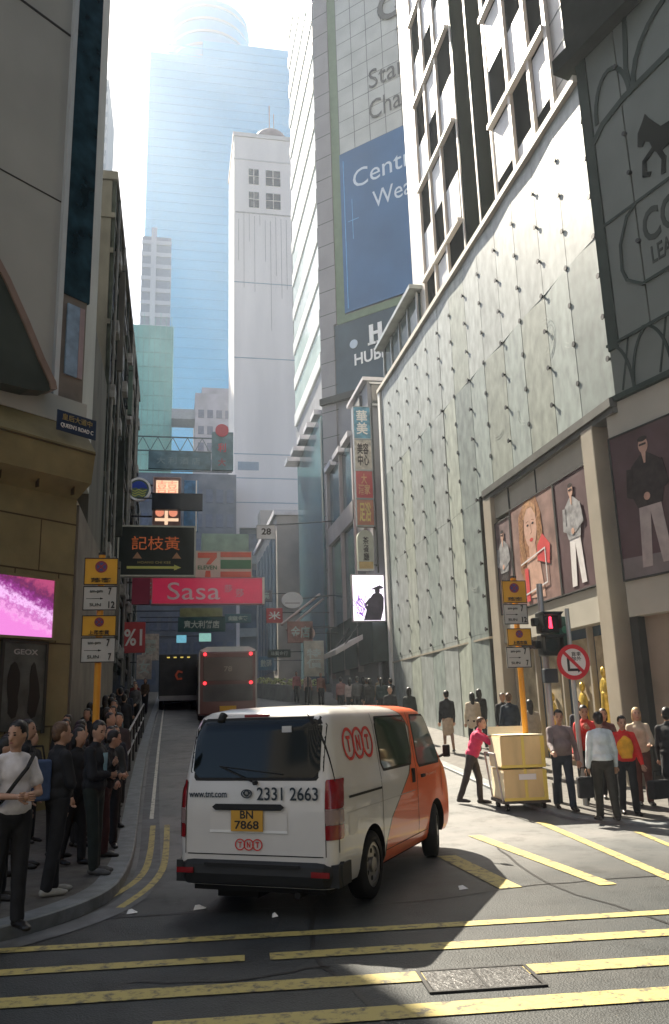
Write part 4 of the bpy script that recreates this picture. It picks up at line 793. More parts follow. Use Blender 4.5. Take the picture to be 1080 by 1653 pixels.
text('大 利 酒 店', 3.2, .55, T((3.2, .65, .005)), mat('gantry_letter', (.2, .27, .27), rough=.5, var=0), r_, off=.0)
r_ = sign('gantry_end_sign', 'upright teal sign with three dull red discs at the end of the gantry', face(2.55, 59.6, 19.9, 1, 0), 1.6, 3.0, .4, _mc['gantry_teal'])
b = MB(); b.disc(.75, 3.1, .5, .0, .1); b.build('red_disc', mat('dull_red', (.42, .04, .06), rough=.4, var=.1), r_); text('利', .6, .7, T((.75, 1.75, .01)), _mc['dull_red'], r_, off=.02); text('大', .6, .6, T((.75, .6, .01)), mat('dim_red', (.25, .06, .07), rough=.5, var=.1), r_, off=.03)
r_ = sign('number_sign', 'white building number plate reading 28 hung low at the white tower', face(4.95, 50, 12.62, 1, 0), 1.12, .84, .12, mat('plate_white', (.6, .6, .6), rough=.5, var=.1), None, steel, .02)
text('28', .6, .42, T((.58, .45, .005)), pdark, r_, off=.03)
b = MB(); b.tube((.55, .84, -.05), (4.9, 1.2, -.05), .04); b.build('arm', dark, r_)
# clutter of lower signs
def lens(): pass
r_ = thing('hanging_shop_sign', 'white oval sign high on the right side of the street', 'sign', M=face(7.1, 50, 8.78, 1, 0), group='small signs beyond the bus'); b = MB(); b.disc(0, 0, .66, -.15, 0, 36, ry=.5); b.build('board', mat('oval_white', (.72, .76, .76), rough=.5, var=.05), r_); b = MB(); b.box(-.45, .45, -.22, -.16, 0, .01); b.build('thin_line', steel, r_); b = MB(); b.tube((.5, .1, -.08), (2.6, .3, -.08), .04); b.build('arm', dark, r_)
small = [(5.55, 50.5, 7.45, 1.0, .9, 'sign_red', 'dull red sign left of the white oval', '米'), (6.5, 48, 6.0, 1.5, 1.25, None, 'brown round cornered sign with pale writing under the white oval', '金店'), (-2.55, 42, 5.1, 1.15, 1.5, 'sign_red', 'red sign with white writing behind the left parking signs', '%1'), (-1.95, 46, 4.0, .8, 1.3, 'sign_cream', 'pale pinkish board under the red sign on the left', '女'), (.2, 46.5, 6.55, 2.6, .8, None, 'dark teal sign with pale green characters above the bus', '意大利餅店'), (.3, 47.5, 7.5, 2.4, .5, None, 'long olive sign just under the crimson one', ''), (.15, 52, 6.45, .6, .45, None, 'small lit turquoise sign above the dark truck', ''), (1.55, 53, 6.6, .75, .5, None, 'small lit mint sign above the bus', ''), (6.0, 54, 5.6, 1.5, .5, None, 'dark sign with pale green strokes low on the right beyond the bus', '珠寶金行'), (5.6, 56, 4.9, 1.0, .9, None, 'faint blue lit box sign low beyond the bus', '數碼'), (-2.0, 49, 8.7, 1.3, 1.3, 'sign_red', 'maroon sign tucked behind the crimson sign on the left', '酒'), (-1.9, 52, 5.4, 1.0, 1.6, 'sign_cream', 'far cream upright sign on the left beyond the red one', '藥\n房'), (3.4, 57, 8.2, 1.8, .6, None, 'far blue green sign in the middle of the street canyon', '鐘錶'), (5.2, 58, 9.8, 1.6, .8, None, 'far grey sign high on the right of the crimson one', '眼鏡'), (-2.3, 55, 10.3, 1.0, 1.7, None, 'far teal upright sign above the crimson sign on the left', '押'), (7.2, 53, 7.0, 1.1, .7, 'sign_orange', 'dull orange sign behind the slanting bars', '食'), (6.9, 44.5, 3.9, 1.1, 1.9, None, 'upright cream and green board on the right kerb', '特\n價')]
BOARD = len(small)-1
cols = [None, mat('brown_sign', (.3, .16, .13), rough=.5, var=.3, scale=4), None, None, mat('teal_sign', (.03, .1, .1), rough=.4, var=.2), mat('olive_sign', (.25, .28, .14), rough=.5, var=.3), emis('lit_turquoise', (.2, .55, .7), .15), emis('lit_mint', (.3, .6, .52), .15), *[mat('far_sign_%s' % nm_, c_, rough=.5, var=.3, scale=3) for nm_, c_ in (('dark_green', (.03, .07, .06)), ('blue', (.1, .22, .32)))], None, None, mat('far_sign_teal', (.06, .16, .18), rough=.5, var=.3), mat('far_sign_grey', (.2, .2, .21), rough=.5, var=.3), mat('far_sign_pine', (.05, .12, .1), rough=.5, var=.3), None, mat('cream_green', (.42, .42, .34), rough=.5, var=.3, scale=2)]
for k, (x_, y_, z_, w_, h_, mn, lb, tx) in enumerate(small):
    m_ = _mc[mn] if mn else cols[k]
    r_ = sign('hanging_shop_sign' if k != BOARD else 'standing_board', lb, face(x_, y_, z_, 1, 0), w_, h_, .2, m_, 'small signs beyond the bus')
    if tx: text(tx, w_*.75, h_*.55, T((w_/2, h_/2, .005)), white_p if k in (0, 2) else mat('sign_pale_text', (.5, .6, .55), rough=.5, var=0), r_, off=.02)
    b = MB()
    if k == BOARD: b.tube((.2, 0, -.1), (.2, -1.9, -.1), .04)
    elif x_ < 4: b.tube((0, h_*.7, -.1), (-2.3-x_-.0 if x_ > -2.2 else -.1, h_*.7, -.1), .03)
    else: b.tube((w_, h_*.7, -.1), (9.6-x_ if y_ < 51 else 3, h_*.7, -.1), .03)
    b.build('arm' if k != BOARD else 'post', dark, r_)
r_ = thing('hanging_shop_sign', 'small round peach coloured sign beneath the slanting bars', 'sign', M=face(7.75, 48, 6.55, 1, 0), group='small signs beyond the bus'); b = MB(); b.disc(0, 0, .38, -.12, 0, 28); b.build('board', mat('peach_sign', (.68, .45, .36), rough=.5, var=.1), r_); b = MB(); b.tube((.3, 0, -.06), (1.9, 0, -.06), .03); b.build('arm', dark, r_)
r_ = thing('slanting_bars', 'pair of pale slanting bars bracing the signs on the right frontage', 'brace', (7, 48.5, 7)); I = inv(r_)
b = MB(I); b.tube((6.2, 48.5, 7.1), (8.9, 50.5, 9.2), .08); b.tube((6.5, 48.5, 6.8), (9.1, 50.5, 8.9), .07); b.build('bar', mat('pinkish_bar', (.5, .4, .36), rough=.4, var=.1), r_)

# parking restriction plates on poles
yel = mat('plate_yellow', (.62, .33, .02), rough=.4, var=.08); plw = mat('plate_offwhite', (.42, .43, .4), rough=.5, var=.1); pblack = mat('plate_black', (.02, .02, .02), rough=.5, var=0); pmar = mat('plate_maroon', (.22, .03, .05), rough=.4, var=.05); pblue = mat('plate_blue', (.05, .06, .2), rough=.4, var=.05); polo = mat('pole_orange', (.62, .28, .02), rough=.45, var=.12)
def park_signs(x_, y_, ztop, zbot, label, w_=.52, rot=.0, side=0, lit=1):
    root = thing('parking_sign_post', label, 'sign post', M=T((x_, y_, zbot)) @ Matrix.Rotation(rot, 4, 'Z'))
    b = MB(); b.tube((0, 0, 0), (0, 0, ztop-zbot+.05), .055, n=14); b.build('pole', polo, root, smooth=False)
    b = MB(); b.disc(0, 0, .06, ztop-zbot+.05, ztop-zbot+.09, 14); b.build('pole_cap', dark, root)
    z = ztop-zbot; hh = [.47, .42, .06, .36, .42]
    cxs = [side*.03, side*.04, 0, -side*.0, side*.05]
    for k, (h_, m_) in enumerate(zip(hh, (yel, plw, None, yel, plw))):
        z -= h_
        if m_ is None: continue
        F = face(-w_/2+cxs[k], -.07, z+.01, 1, 0)
        b = MB(F); b.box(0, w_, 0, h_-.02, 0, .012); p = b.build('plate', m_, root, label=None) if False else b.build('plate', m_, root)
        b = MB(F); b.box(0, w_, 0, .015, .012, .02); b.box(0, w_, h_-.035, h_-.02, .012, .02); b.box(0, .012, .015, h_-.035, .012, .02); b.box(w_-.012, w_, .015, h_-.035, .012, .02); b.build('plate_edge', pblack, p)
        if m_ is yel:
            cy = h_*.64; rr_ = h_*.21
            b = MB(F); b.disc(w_/2, cy, rr_*.78, .012, .016, 24); b.build('roundel', pblue, p)
            b = MB(F); b.ring(w_/2, cy, rr_, rr_*.74, .012, .019); b.line([(w_/2-rr_*.6, cy+rr_*.6), (w_/2+rr_*.6, cy-rr_*.6)], .025, .016, .021); b.line([(w_/2-rr_*.6, cy-rr_*.6), (w_/2+rr_*.6, cy+rr_*.6)], .025, .016, .0215); b.build('roundel_ring', pmar, p)
            text('落客' if k == 0 else '上落客貨', w_*.6, .075, F @ T((w_/2, h_*.17, .012)), pblack, p, off=.01)
        else:
            text('7' if k == 1 else '7', .05, .12, F @ T((w_*.78, h_*.75, .012)), pblack, p, off=.02)
            text('12' if k == 1 else '7', .1 if k == 1 else .05, .11, F @ T((w_*.84, h_*.22, .012)), pblack, p, off=.02)
            text('am-pm', .2, .05, F @ T((w_*.38, h_*.72, .012)), pblack, p, off=0); text('SUN', .18, .05, F @ T((w_*.36, h_*.22, .012)), pblack, p, off=0)
            b = MB(F); b.box(.05, w_*.5, h_*.45, h_*.47, .012, .016); b.prism([(w_*.5, h_*.42), (w_*.6, h_*.46), (w_*.5, h_*.5)], .012, .016); b.build('small_arrow', pblack, p)
    return root
park_signs(-1.2, 14.0, 4.52, .13, 'orange pole with two pairs of yellow and white plates by the stone corner', .54, side=0)
park_signs(6.66, 15.4, 4.38, .1, 'orange pole with yellow and white plates beside the signal head on the right', .5, side=-1)
# traffic light with pedestrian signal
tl = thing('traffic_light', 'grey pole with black pedestrian signal heads, a lit red man showing', 'traffic light', (7.16, 15.3, .06)); I = inv(tl)
b = MB(I); b.tube((7.16, 15.3, .06), (7.16, 15.3, 4.3), .06, n=14); b.build('pole', steel, tl); b = MB(I); b.tube((7.16, 15.3, .06), (7.16, 15.3, .5), .09, n=14); b.build('pole_foot', dark, tl)
blackp = mat('signal_black', (.012, .014, .014), rough=.45, var=.1)
for k, zz in enumerate((3.5, 3.06)):
    b = MB(I); b.box(6.98, 7.36, 14.98, 15.24, zz-.2, zz+.21); b.box(6.86, 6.98, 15.05, 15.2, zz-.06, zz+.1)
    h = b.build('signal_head', blackp, tl, bevel=.02)
    b = MB(I); F = I @ face(7.0, 14.98, zz-.17, 1, 0); b = MB(F); b.prism([(0, .3), (.34, .3), (.4, .36), (-.06, .36)], 0, .16); b.box(-.02, 0, .05, .33, 0, .12); b.box(.34, .36, .05, .33, 0, .12); b.build('visor', blackp, h)
    b = MB(F); b.disc(.17, .17, .12, .0, .008, 24); b.build('lens', mat('lens_off', (.02, .03, .03), rough=.2, var=0) if k else mat('lens_dim', (.05, .006, .01), rough=.3, var=0), h)
    if k == 0:
        b = MB(F); b.disc(.17, .25, .028, .009, .013, 14); b.box(.14, .2, .13, .22, .009, .013); b.prism([(.14, .13), (.2, .13), (.21, .05), (.18, .05), (.17, .11), (.16, .05), (.13, .05)], .009, .013); b.build('red_man', mat('red_man', (.9, .03, .06), rough=.4, var=0, emit=(1, .03, .07), es=1.2), h)
b = MB(I); b.box(7.36, 7.62, 15.05, 15.3, 3.0, 3.62); b.build('side_signal', mat('signal_green_box', (.03, .1, .08), rough=.4, var=.2), tl, bevel=.02)
b = MB(I); b.disc(0, 0, .07, 0, .012, 16, I.inverted() @ I @ face(7.5-.0, 15.04, 3.36, 1, 0)); b.build('side_lens', mat('lens_green', (.1, .35, .25), rough=.3, var=0), tl)
b = MB(I); b.box(7.02, 7.3, 15.1, 15.24, 2.35, 2.62); b.build('push_box', mat('push_box', (.03, .04, .05), rough=.5, var=.1), tl, bevel=.02)
nt_ = thing('prohibition_sign', 'round red ringed prohibition sign with slashed black arrow on a grey pole', 'sign', (7.5, 14.9, .06)); I = inv(nt_)
b = MB(I); b.tube((7.5, 14.9, .06), (7.5, 14.9, 3.75), .045, n=14); b.build('pole', mat('pole_pale', (.42, .45, .44), rough=.4, metal=.4, var=.1), nt_)
F = I @ face(7.5, 14.84, 2.72, 1, 0); b = MB(F); b.disc(0, 0, .3, -.0, .012, 40); b.build('disc', mat('sign_disc_white', (.78, .76, .72), rough=.4, var=0), nt_)
b = MB(F); b.ring(0, 0, .335, .255, 0, .02); b.line([(-.22, .22), (.22, -.22)], .06, .016, .024); b.build('red_ring', mat('ring_red', (.6, .03, .04), rough=.35, var=.05), nt_)
b = MB(F); b.box(-.13, -.08, -.17, .08, .0125, .0155); b.box(-.08, .1, -.17, -.12, .0125, .0155); b.prism([(.08, -.09), (.16, -.145), (.08, -.2)], .0125, .0155); b.build('arrow', pblack, nt_)
text('貨車\n除外', .2, .17, F @ T((.07, .11, .0125)), pblack, nt_, off=.01, ext=.0015)
# railing along left kerb (far)
rl = thing('kerb_railing', 'low metal railing along the left kerb beyond the waiting crowd', 'railing', (-1.0, 17, .3)); I = inv(rl)
b = MB(I)
for k in range(8): y = 17.5+2*k; b.tube((-1.0-.005*k, y, gz(y)+.13), (-1.0-.005*k, y, gz(y)+1.15), .03, n=8)
b.build('post', dark, rl)
for zo in (1.13, .65): b = MB(I); b.tube((-1.0, 17.5, gz(17.5)+zo), (-1.04, 31.5, gz(31.5)+zo), .028, n=8); b.build('rail', steel, rl)
# planter with flowers in the middle of the street far right
pl = thing('kerb_planter', 'long grey kerbside planter with pale flowers beyond the bus', 'planter', (6.1, 52, 2.8)); I = inv(pl)
b = MB(I); b.add([(4.6, 58, 3.2), (7.6, 46, 2.4), (8.1, 46, 2.4), (5.1, 58, 3.2), (4.6, 58, 4.2), (7.6, 46, 3.4), (8.1, 46, 3.4), (5.1, 58, 4.2)], [(0, 3, 2, 1), (4, 5, 6, 7), (0, 1, 5, 4), (1, 2, 6, 5), (2, 3, 7, 6), (3, 0, 4, 7)]); b.build('trough', mat('planter_grey', (.3, .31, .29), rough=.8, var=.2), pl)
b = MB(I)
for k in range(160):
    t = rngp.random(); x = 4.85+3*t+rngp.uniform(-.22, .22); y = 58-12*t; z = 4.2-.8*t+rngp.uniform(.0, .35); b.ell((x, y, z), (.09, .09, .07), n=6, m=4)
b.build('flowers', mat('flower_pale', (.5, .52, .25), rough=.7, var=.6, scale=8), pl)
# manhole & litter
mh = thing('manhole_cover', 'worn double manhole cover set between the yellow stripes', 'manhole cover', (2.2, 6.25, .004)); 
b = MB(T((0, 0, 0)) @ Matrix.Rotation(R(-5), 4, 'Z')); b.box(-.38, .38, -.22, .22, 0, .008)
b.build('cover', mat('cover_iron', (.1, .1, .1), rough=.4, metal=.5, var=.5, scale=12, bump=.5, bscale=40), mh)
b = MB(Matrix.Rotation(R(-5), 4, 'Z')); b.box(-.42, -.39, -.25, .25, 0, .012); b.box(.39, .42, -.25, .25, 0, .012); b.box(-.39, .39, -.25, -.225, 0, .012); b.box(-.39, .39, .225, .25, 0, .012); b.box(-.01, .01, -.22, .22, .008, .013); b.build('cover_frame', mat('frame_iron', (.04, .04, .04), rough=.5, metal=.4, var=.2), mh)
lit_lab = ['scrap of white paper on the road near the left kerb', 'scrap of white paper behind the left rear of the van', 'scrap of pale paper in the van shadow on the right', 'tiny scrap of paper right behind the van']
for k, (x, y, s_) in enumerate(((-.37, 9.22, .05), (.3, 9.19, .06), (3.12, 9.22, .05), (1.0, 8.6, .03))):
    b = MB(); b.add([(-s_, -s_*.6, .004), (s_, -s_*.8, .012), (s_*1.2, s_*.7, .004), (-s_*.7, s_, .03), (0, 0, .045)], [(0, 1, 4), (1, 2, 4), (2, 3, 4), (3, 0, 4), (3, 2, 1, 0)])
    o = b.build('paper_scrap', white_p); o.location = (x, y, 0); tag(o, lit_lab[k], 'litter')

# ================================================================ VAN
def interp(tab, z):
    for (a, va), (b_, vb) in zip(tab, tab[1:]):
        if z <= b_: return va+(vb-va)*max(0, (z-a))/(b_-a)
    return tab[-1][1]
HW = [(.28, .79), (.34, .82), (.5, .84), (.9, .845), (1.15, .84), (1.22, .825), (1.5, .79), (1.8, .745), (1.88, .715), (1.93, .66), (1.965, .54), (1.985, .3)]
V0 = [(.28, .03), (.5, 0), (1.0, 0), (1.2, .02), (1.8, .1), (1.88, .15), (1.93, .24), (1.965, .42), (1.985, .8)]
V1 = [(.28, 4.6), (.4, 4.66), (.75, 4.66), (.95, 4.6), (1.1, 4.5), (1.2, 4.38), (1.5, 4.08), (1.8, 3.78), (1.88, 3.68), (1.93, 3.55), (1.965, 3.3), (1.985, 2.9)]
RR = [(.28, .12), (1.2, .12), (1.8, .16), (1.93, .16), (1.985, .16)]; RF = [(.28, .3), (1.0, .3), (1.3, .26), (1.8, .22), (1.985, .2)]
def u_at(v, z):
    a = interp(HW, z); v0 = interp(V0, z); v1 = interp(V1, z); r1 = min(interp(RR, z), a*.9); r2 = min(interp(RF, z), a*.9)
    if v < v0+r1: d = v0+r1-v; return a-r1+math.sqrt(max(0, r1*r1-d*d))
    if v > v1-r2: d = v-(v1-r2); return a-r2+math.sqrt(max(0, r2*r2-d*d))
    return a
def v_rear(u, z):
    a = interp(HW, z); v0 = interp(V0, z); r1 = min(interp(RR, z), a*.9); u = abs(u)
    return v0 if u < a-r1 else v0+r1-math.sqrt(max(0, r1*r1-(u-a+r1)**2))
def v_front(u, z):
    a = interp(HW, z); v1 = interp(V1, z); r2 = min(interp(RF, z), a*.9); u = abs(u); cr_ = .10*(u/a)**2
    return v1-cr_ if u < a-r2 else v1-cr_-r2+math.sqrt(max(0, r2*r2-(u-a+r2)**2))
zs = [.28, .31, .36, .42, .5, .6, .7, .8, .9, 1.0, 1.1, 1.16, 1.2, 1.25, 1.35, 1.5, 1.65, 1.78, 1.84, 1.88, 1.91, 1.93, 1.95, 1.965, 1.978, 1.985]
def ring_pts(z):
    a = interp(HW, z); v0 = interp(V0, z); v1 = interp(V1, z); r1 = min(interp(RR, z), a*.9); r2 = min(interp(RF, z), a*.9); P = []
    for k in range(7): P.append((k/7*(a-r1), v0))
    for k in range(7): t = R(90*k/6); P.append((a-r1+r1*math.sin(t), v0+r1-r1*math.cos(t)))
    for k in range(1, 24): P.append((a, v0+r1+(v1-r2-v0-r1)*k/24))
    for k in range(8): t = R(90*k/7); P.append((a-r2+r2*math.cos(t), v1-r2+r2*math.sin(t)))
    for k in range(1, 7): P.append(((a-r2)*(1-k/7), v1))
    P.append((0, v1))
    P = [(u, v-.10*(u/a)**2*(max(0, (v-(v1-1.0)))) if v > v1-1 else v) for u, v in P]
    L = P[:]+[(-u, v) for u, v in P[-2:0:-1]]; return L
vb = MB(); n_ = len(ring_pts(.5))
for z in zs: vb.v += [Vector((u, v, z)) for u, v in ring_pts(z)]
for j in range(len(zs)-1):
    for i in range(n_): vb.f.append((j*n_+i, j*n_+(i+1) % n_, (j+1)*n_+(i+1) % n_, (j+1)*n_+i)); vb.mi.append(0)
vb.f.append(tuple(range(n_))[::-1]); vb.f.append(tuple(range((len(zs)-1)*n_, len(zs)*n_))); vb.mi += [0, 0]
th = R(-32.2); van = thing('delivery_van', 'white delivery van with orange front and red circle logos turning at the junction', 'van', (.80, 8.61, 0), th)
def van_paint():
    m = bpy.data.materials.new('van_paint'); m.use_nodes = True; n = m.node_tree.nodes; l = m.node_tree.links; b_ = n['Principled BSDF']; tc = n.new('ShaderNodeTexCoord'); sx = n.new('ShaderNodeSeparateXYZ'); l.new(tc.outputs['Object'], sx.inputs[0])
    mr = n.new('ShaderNodeMath'); mr.operation = 'MULTIPLY'; mr.inputs[1].default_value = .5; l.new(sx.outputs[2], mr.inputs[0])
    rp = n.new('ShaderNodeValToRGB'); rp.color_ramp.interpolation = 'EASE'; e = rp.color_ramp.elements
    tab = [(.3, 1.5), (.5, 1.55), (.72, 1.75), (.95, 2.15), (1.15, 2.5), (1.35, 2.72), (1.7, 2.8), (1.86, 2.6), (1.95, 2.35)]
    e[0].position = tab[0][0]*.5; e[0].color = (*[tab[0][1]/5]*3, 1); e[1].position = tab[-1][0]*.5; e[1].color = (*[tab[-1][1]/5]*3, 1)
    for z, v in tab[1:-1]: x = e.new(z*.5); x.color = (v/5, v/5, v/5, 1)
    rp.color_ramp.interpolation = 'LINEAR'; l.new(mr.outputs[0], rp.inputs[0])
    k = n.new('ShaderNodeMath'); k.operation = 'MULTIPLY_ADD'; k.inputs[1].default_value = -5; l.new(rp.outputs[0], k.inputs[0]); l.new(sx.outputs[1], k.inputs[2])
    r2 = n.new('ShaderNodeValToRGB'); r2.color_ramp.interpolation = 'CONSTANT'; q = r2.color_ramp.elements
    k2 = n.new('ShaderNodeMath'); k2.operation = 'ADD'; k2.inputs[1].default_value = .5; l.new(k.outputs[0], k2.inputs[0]); l.new(k2.outputs[0], r2.inputs[0])
    q[0].position = 0; q[0].color = (.66, .645, .62, 1); q[1].position = .5; q[1].color = (.95, .13, .01, 1)
    x = q.new(.455); x.color = (.03, .06, .03, 1)
    dz = n.new('ShaderNodeTexNoise'); dz.inputs['Scale'].default_value = 2.5; dz.inputs['Detail'].default_value = 8; l.new(tc.outputs['Object'], dz.inputs['Vector'])
    mx = n.new('ShaderNodeMix'); mx.data_type = 'RGBA'; mx.blend_type = 'MULTIPLY'; mx.inputs[0].default_value = .18; l.new(r2.outputs[0], mx.inputs[6]); l.new(dz.outputs['Fac'], mx.inputs[7])
    l.new(mx.outputs[2], b_.inputs['Base Color']); b_.inputs['Roughness'].default_value = .32; b_.inputs['Coat Weight'].default_value = .45; b_.inputs['Coat Roughness'].default_value = .04
    return m
van.scale = (1.025, 1.025, 1.0); vp = van_paint(); liner = mat('wheel_well', (.01, .01, .01), rough=.9, var=0)
me = vb.mesh('body'); me.materials.append(vp); me.materials.append(liner); body = bpy.data.objects.new('body', me); C.objects.link(body)
cut = MB()
for v in (1.08, 3.66):
    for s_ in (-1, 1): cut.tube((s_*.48, v, .34), (s_*1.1, v, .34), .40, n=40)
cut.build('cutter', [vp, liner]); co = bpy.data.objects['cutter']; co.data.polygons.foreach_set('material_index', [1]*len(co.data.polygons))
bm_ = body.modifiers.new('x', 'BOOLEAN'); bm_.object = co; bm_.operation = 'DIFFERENCE'; bm_.solver = 'EXACT'
dg = bpy.context.evaluated_depsgraph_get(); me2 = bpy.data.meshes.new_from_object(body.evaluated_get(dg)); body.modifiers.clear(); body.data = me2; body.parent = van; bpy.data.objects.remove(co)
me2.polygons.foreach_set('use_smooth', [True]*len(me2.polygons))
try:
    me2.set_sharp_from_angle(angle=R(35))
except Exception: pass
def patch(name, fn, us, vs_, m_, parent=van, off=.004, th_=.0, smooth=True, mask=None):
    # fn(a,b)->point on body; us, vs_: sample lists
    b = MB(); P = {}
    for i, a in enumerate(us):
        for j, c_ in enumerate(vs_): P[i, j] = len(b.v); b.v.append(Vector(fn(a, c_, off)))
    for i in range(len(us)-1):
        for j in range(len(vs_)-1): b.f.append((P[i, j], P[i+1, j], P[i+1, j+1], P[i, j+1])); b.mi.append(0)
    return b.build(name, m_, parent, smooth=smooth)
lin = lambda a, b_, n: [a+(b_-a)*i/n for i in range(n+1)]
side_r = lambda v, z, o_: (u_at(v, z)+o_, v, z); side_l = lambda v, z, o_: (-u_at(v, z)-o_, v, z)
rear_f = lambda u, z, o_: (u, v_rear(u, z)-o_, z)
def rounded_patch(name, fn, a0, a1, z0f, z1f, m_, off=.004, r_=.06, n=20, parent=van):
    # rounded corners by pulling in the top/bottom limits near the ends
    b = MB(); A = lin(a0, a1, n); k = 10
    for a in A:
        d = min(a-a0, a1-a); s_ = r_-math.sqrt(max(0, r_*r_-(r_-d)**2)) if d < r_ else 0
        lo, hi = z0f(a)+s_, z1f(a)-s_
        for j in range(k+1): b.v.append(Vector(fn(a, lo+(hi-lo)*j/k, off)))
    for i in range(n):
        for j in range(k): q = i*(k+1)+j; b.f.append((q, q+k+1, q+k+2, q+1)); b.mi.append(0)
    return b.build(name, m_, parent, smooth=True)
vglass = mat('van_glass', (.006, .009, .009), rough=.06, var=0, spec=.35); rub = mat('black_rubber', (.012, .012, .012), rough=.7, var=.1)
rounded_patch('rear_window', rear_f, -.69, .69, lambda a: 1.29, lambda a: 1.845, vglass, .006, .07)
rw = [o for o in C.objects if o.name.startswith('rear_window')][0]
b = MB(); b.box(.28, .38, .07, .085, 1.72, 1.78); b.build('window_sticker', mat('sticker', (.5, .5, .5), rough=.5, var=0), rw)
rounded_patch('window_seal', rear_f, -.725, .725, lambda a: 1.26, lambda a: 1.872, rub, .003, .09)
rounded_patch('sliding_door_window', side_r, 1.5, 2.66, lambda a: 1.27, lambda a: 1.83, mat('side_glass_green', (.03, .06, .035), rough=.05, var=0, spec=.9), .006, .07)
rounded_patch('window_seal', side_r, 1.47, 2.69, lambda a: 1.24, lambda a: 1.85, rub, .003, .09)
rounded_patch('front_door_window', side_r, 2.92, 3.92, lambda a: 1.22, lambda a: min(1.83, 1.83-max(0, a-3.55)*1.45), mat('side_glass_clear', (.12, .17, .16), rough=.04, var=0, spec=.9), .006, .05)
rounded_patch('window_seal', side_r, 2.89, 3.96, lambda a: 1.19, lambda a: min(1.855, 1.86-max(0, a-3.55)*1.4), rub, .003, .07)
rounded_patch('sliding_door_window', side_l, 1.5, 2.66, lambda a: 1.27, lambda a: 1.83, vglass, .006, .07)
rounded_patch('front_door_window', side_l, 2.92, 3.92, lambda a: 1.22, lambda a: min(1.83, 1.83-max(0, a-3.55)*1.45), vglass, .006, .05)
patch('windscreen', lambda u, z, o_: (u, v_front(u, z)+o_, z), lin(-.66, .66, 12), lin(1.24, 1.82, 6), vglass, off=.02)
# seams
def seam_v(v, z0, z1, fn=side_r, w_=.006, nm='door_seam'): patch(nm, fn, [v-w_, v+w_], lin(z0, z1, 12), rub, off=.0035)
seam_v(1.42, .5, 1.88); seam_v(2.8, .42, 1.88); seam_v(3.98, .75, 1.3); seam_v(.1, .6, 1.9)
patch('slide_rail', side_r, lin(.38, 1.42, 6), [1.065, 1.09], rub, off=.005); patch('sill_seam', side_r, lin(1.5, 3.2, 8), [.405, .412], rub, off=.004)
patch('tailgate_seam', rear_f, lin(-.72, .72, 10), [.565, .575], rub, off=.004)
for s_ in (-1, 1): patch('tailgate_seam', rear_f, [s_*.745-.004, s_*.745+.004], lin(.57, 1.25, 8), rub, off=.003)
# lamps
tlm = mat('tail_lamp_red', (.22, .008, .012), rough=.15, var=.1, spec=.8); tlc = mat('tail_lamp_clear', (.28, .2, .19), rough=.15, var=.1, spec=.8); tla = mat('tail_lamp_dark', (.1, .015, .015), rough=.15, var=0, spec=.8)
def corner(s_):
    def fn(t, z, o_):       # t 0..1 runs from the rear face round the corner to the side
        if t < .5: u = .745+(t/.5)*.06; return (s_*u, v_rear(u, z)-o_, z)
        v = v_rear(.82, z)+.0+(t-.5)/.5*.16; return (s_*(u_at(max(v, .03), z)+o_), v, z)
    return fn
for s_ in (-1, 1):
    for (z0, z1, m_, nm) in ((1.0, 1.27, tlm, 'tail_lamp'), (.86, .995, tlc, 'tail_lamp'), (.72, .855, tlm, 'tail_lamp')):
        rounded_patch(nm, corner(s_), 0, 1, lambda a, z0=z0: z0, lambda a, z1=z1: z1, m_, .012, .02, n=12)
b = MB(); b.box(-.17, .1, .14, .2, 1.875, 1.905); b.build('brake_lamp', mat('brake_lamp', (.25, .03, .03), rough=.3, var=.1), van, bevel=.008)
b = MB(); b.tube((-.42, .17, 1.9), (-.42, .1, 1.84), .045, .035, n=12); b.build('rear_mirror', rub, van, smooth=True)
# bumper
bmp = mat('bumper_dark', (.018, .019, .02), rough=.55, var=.15)
b = MB(); L = []
for z, o_ in ((.29, .0), (.31, .035), (.4, .06), (.48, .05), (.52, .0)):
    row = []
    for k in range(-12, 13):
        t = k/12; u = .86*math.sin(t*math.pi/2)/math.sin(math.pi/2) if False else .87*t
        row.append((u, -o_+(.12*max(0, abs(t)-.82)/.18)**1.0*1.2, z))
    L.append(row)
vs = [p for row in L for p in row]; nn = 25
b.add(vs, [(j*nn+i, j*nn+i+1, (j+1)*nn+i+1, (j+1)*nn+i) for j in range(4) for i in range(nn-1)])
b.box(-.86, .86, .02, .35, .3, .5); b.build('rear_bumper', bmp, van, smooth=False)
b = MB(); b.box(-.7, .7, .1, 4.2, .22, .3); b.box(-.55, -.1, .3, .8, .12, .25); b.tube((.45, -.0, .22), (.45, .8, .22), .03); b.build('underbody', liner, van)
# number plate recess, handle, plate
cream = mat('plate_panel', (.62, .6, .57), rough=.35, var=.04)
patch('plate_recess', rear_f, lin(-.47, .36, 6), [.8, .985], cream, off=.006); patch('recess_edge', rear_f, lin(-.47, .36, 6), [.775, .8], white_p, off=.012)
rounded_patch('tailgate_handle', rear_f, -.44, .34, lambda a: .985, lambda a: 1.045, rub, .03, .03)
F = face(-.23, -.018, .79, 1, 0); npl = MB(F); npl.box(0, .34, 0, .215, 0, .01); npo = npl.build('number_plate', mat('plate_amber', (.55, .30, .04), rough=.4, var=.1), van)
text('BN', .14, .075, F @ T((.17, .155, .01)), pblack, npo, off=.02, ext=.001); text('7868', .26, .08, F @ T((.17, .06, .01)), pblack, npo, off=.02, ext=.001)
letd = mat('letter_dark', (.02, .03, .04), rough=.4, var=0); letr = mat('letter_red', (.6, .035, .03), rough=.35, var=0)
F0 = face(0, -.006, 0, 1, 0)
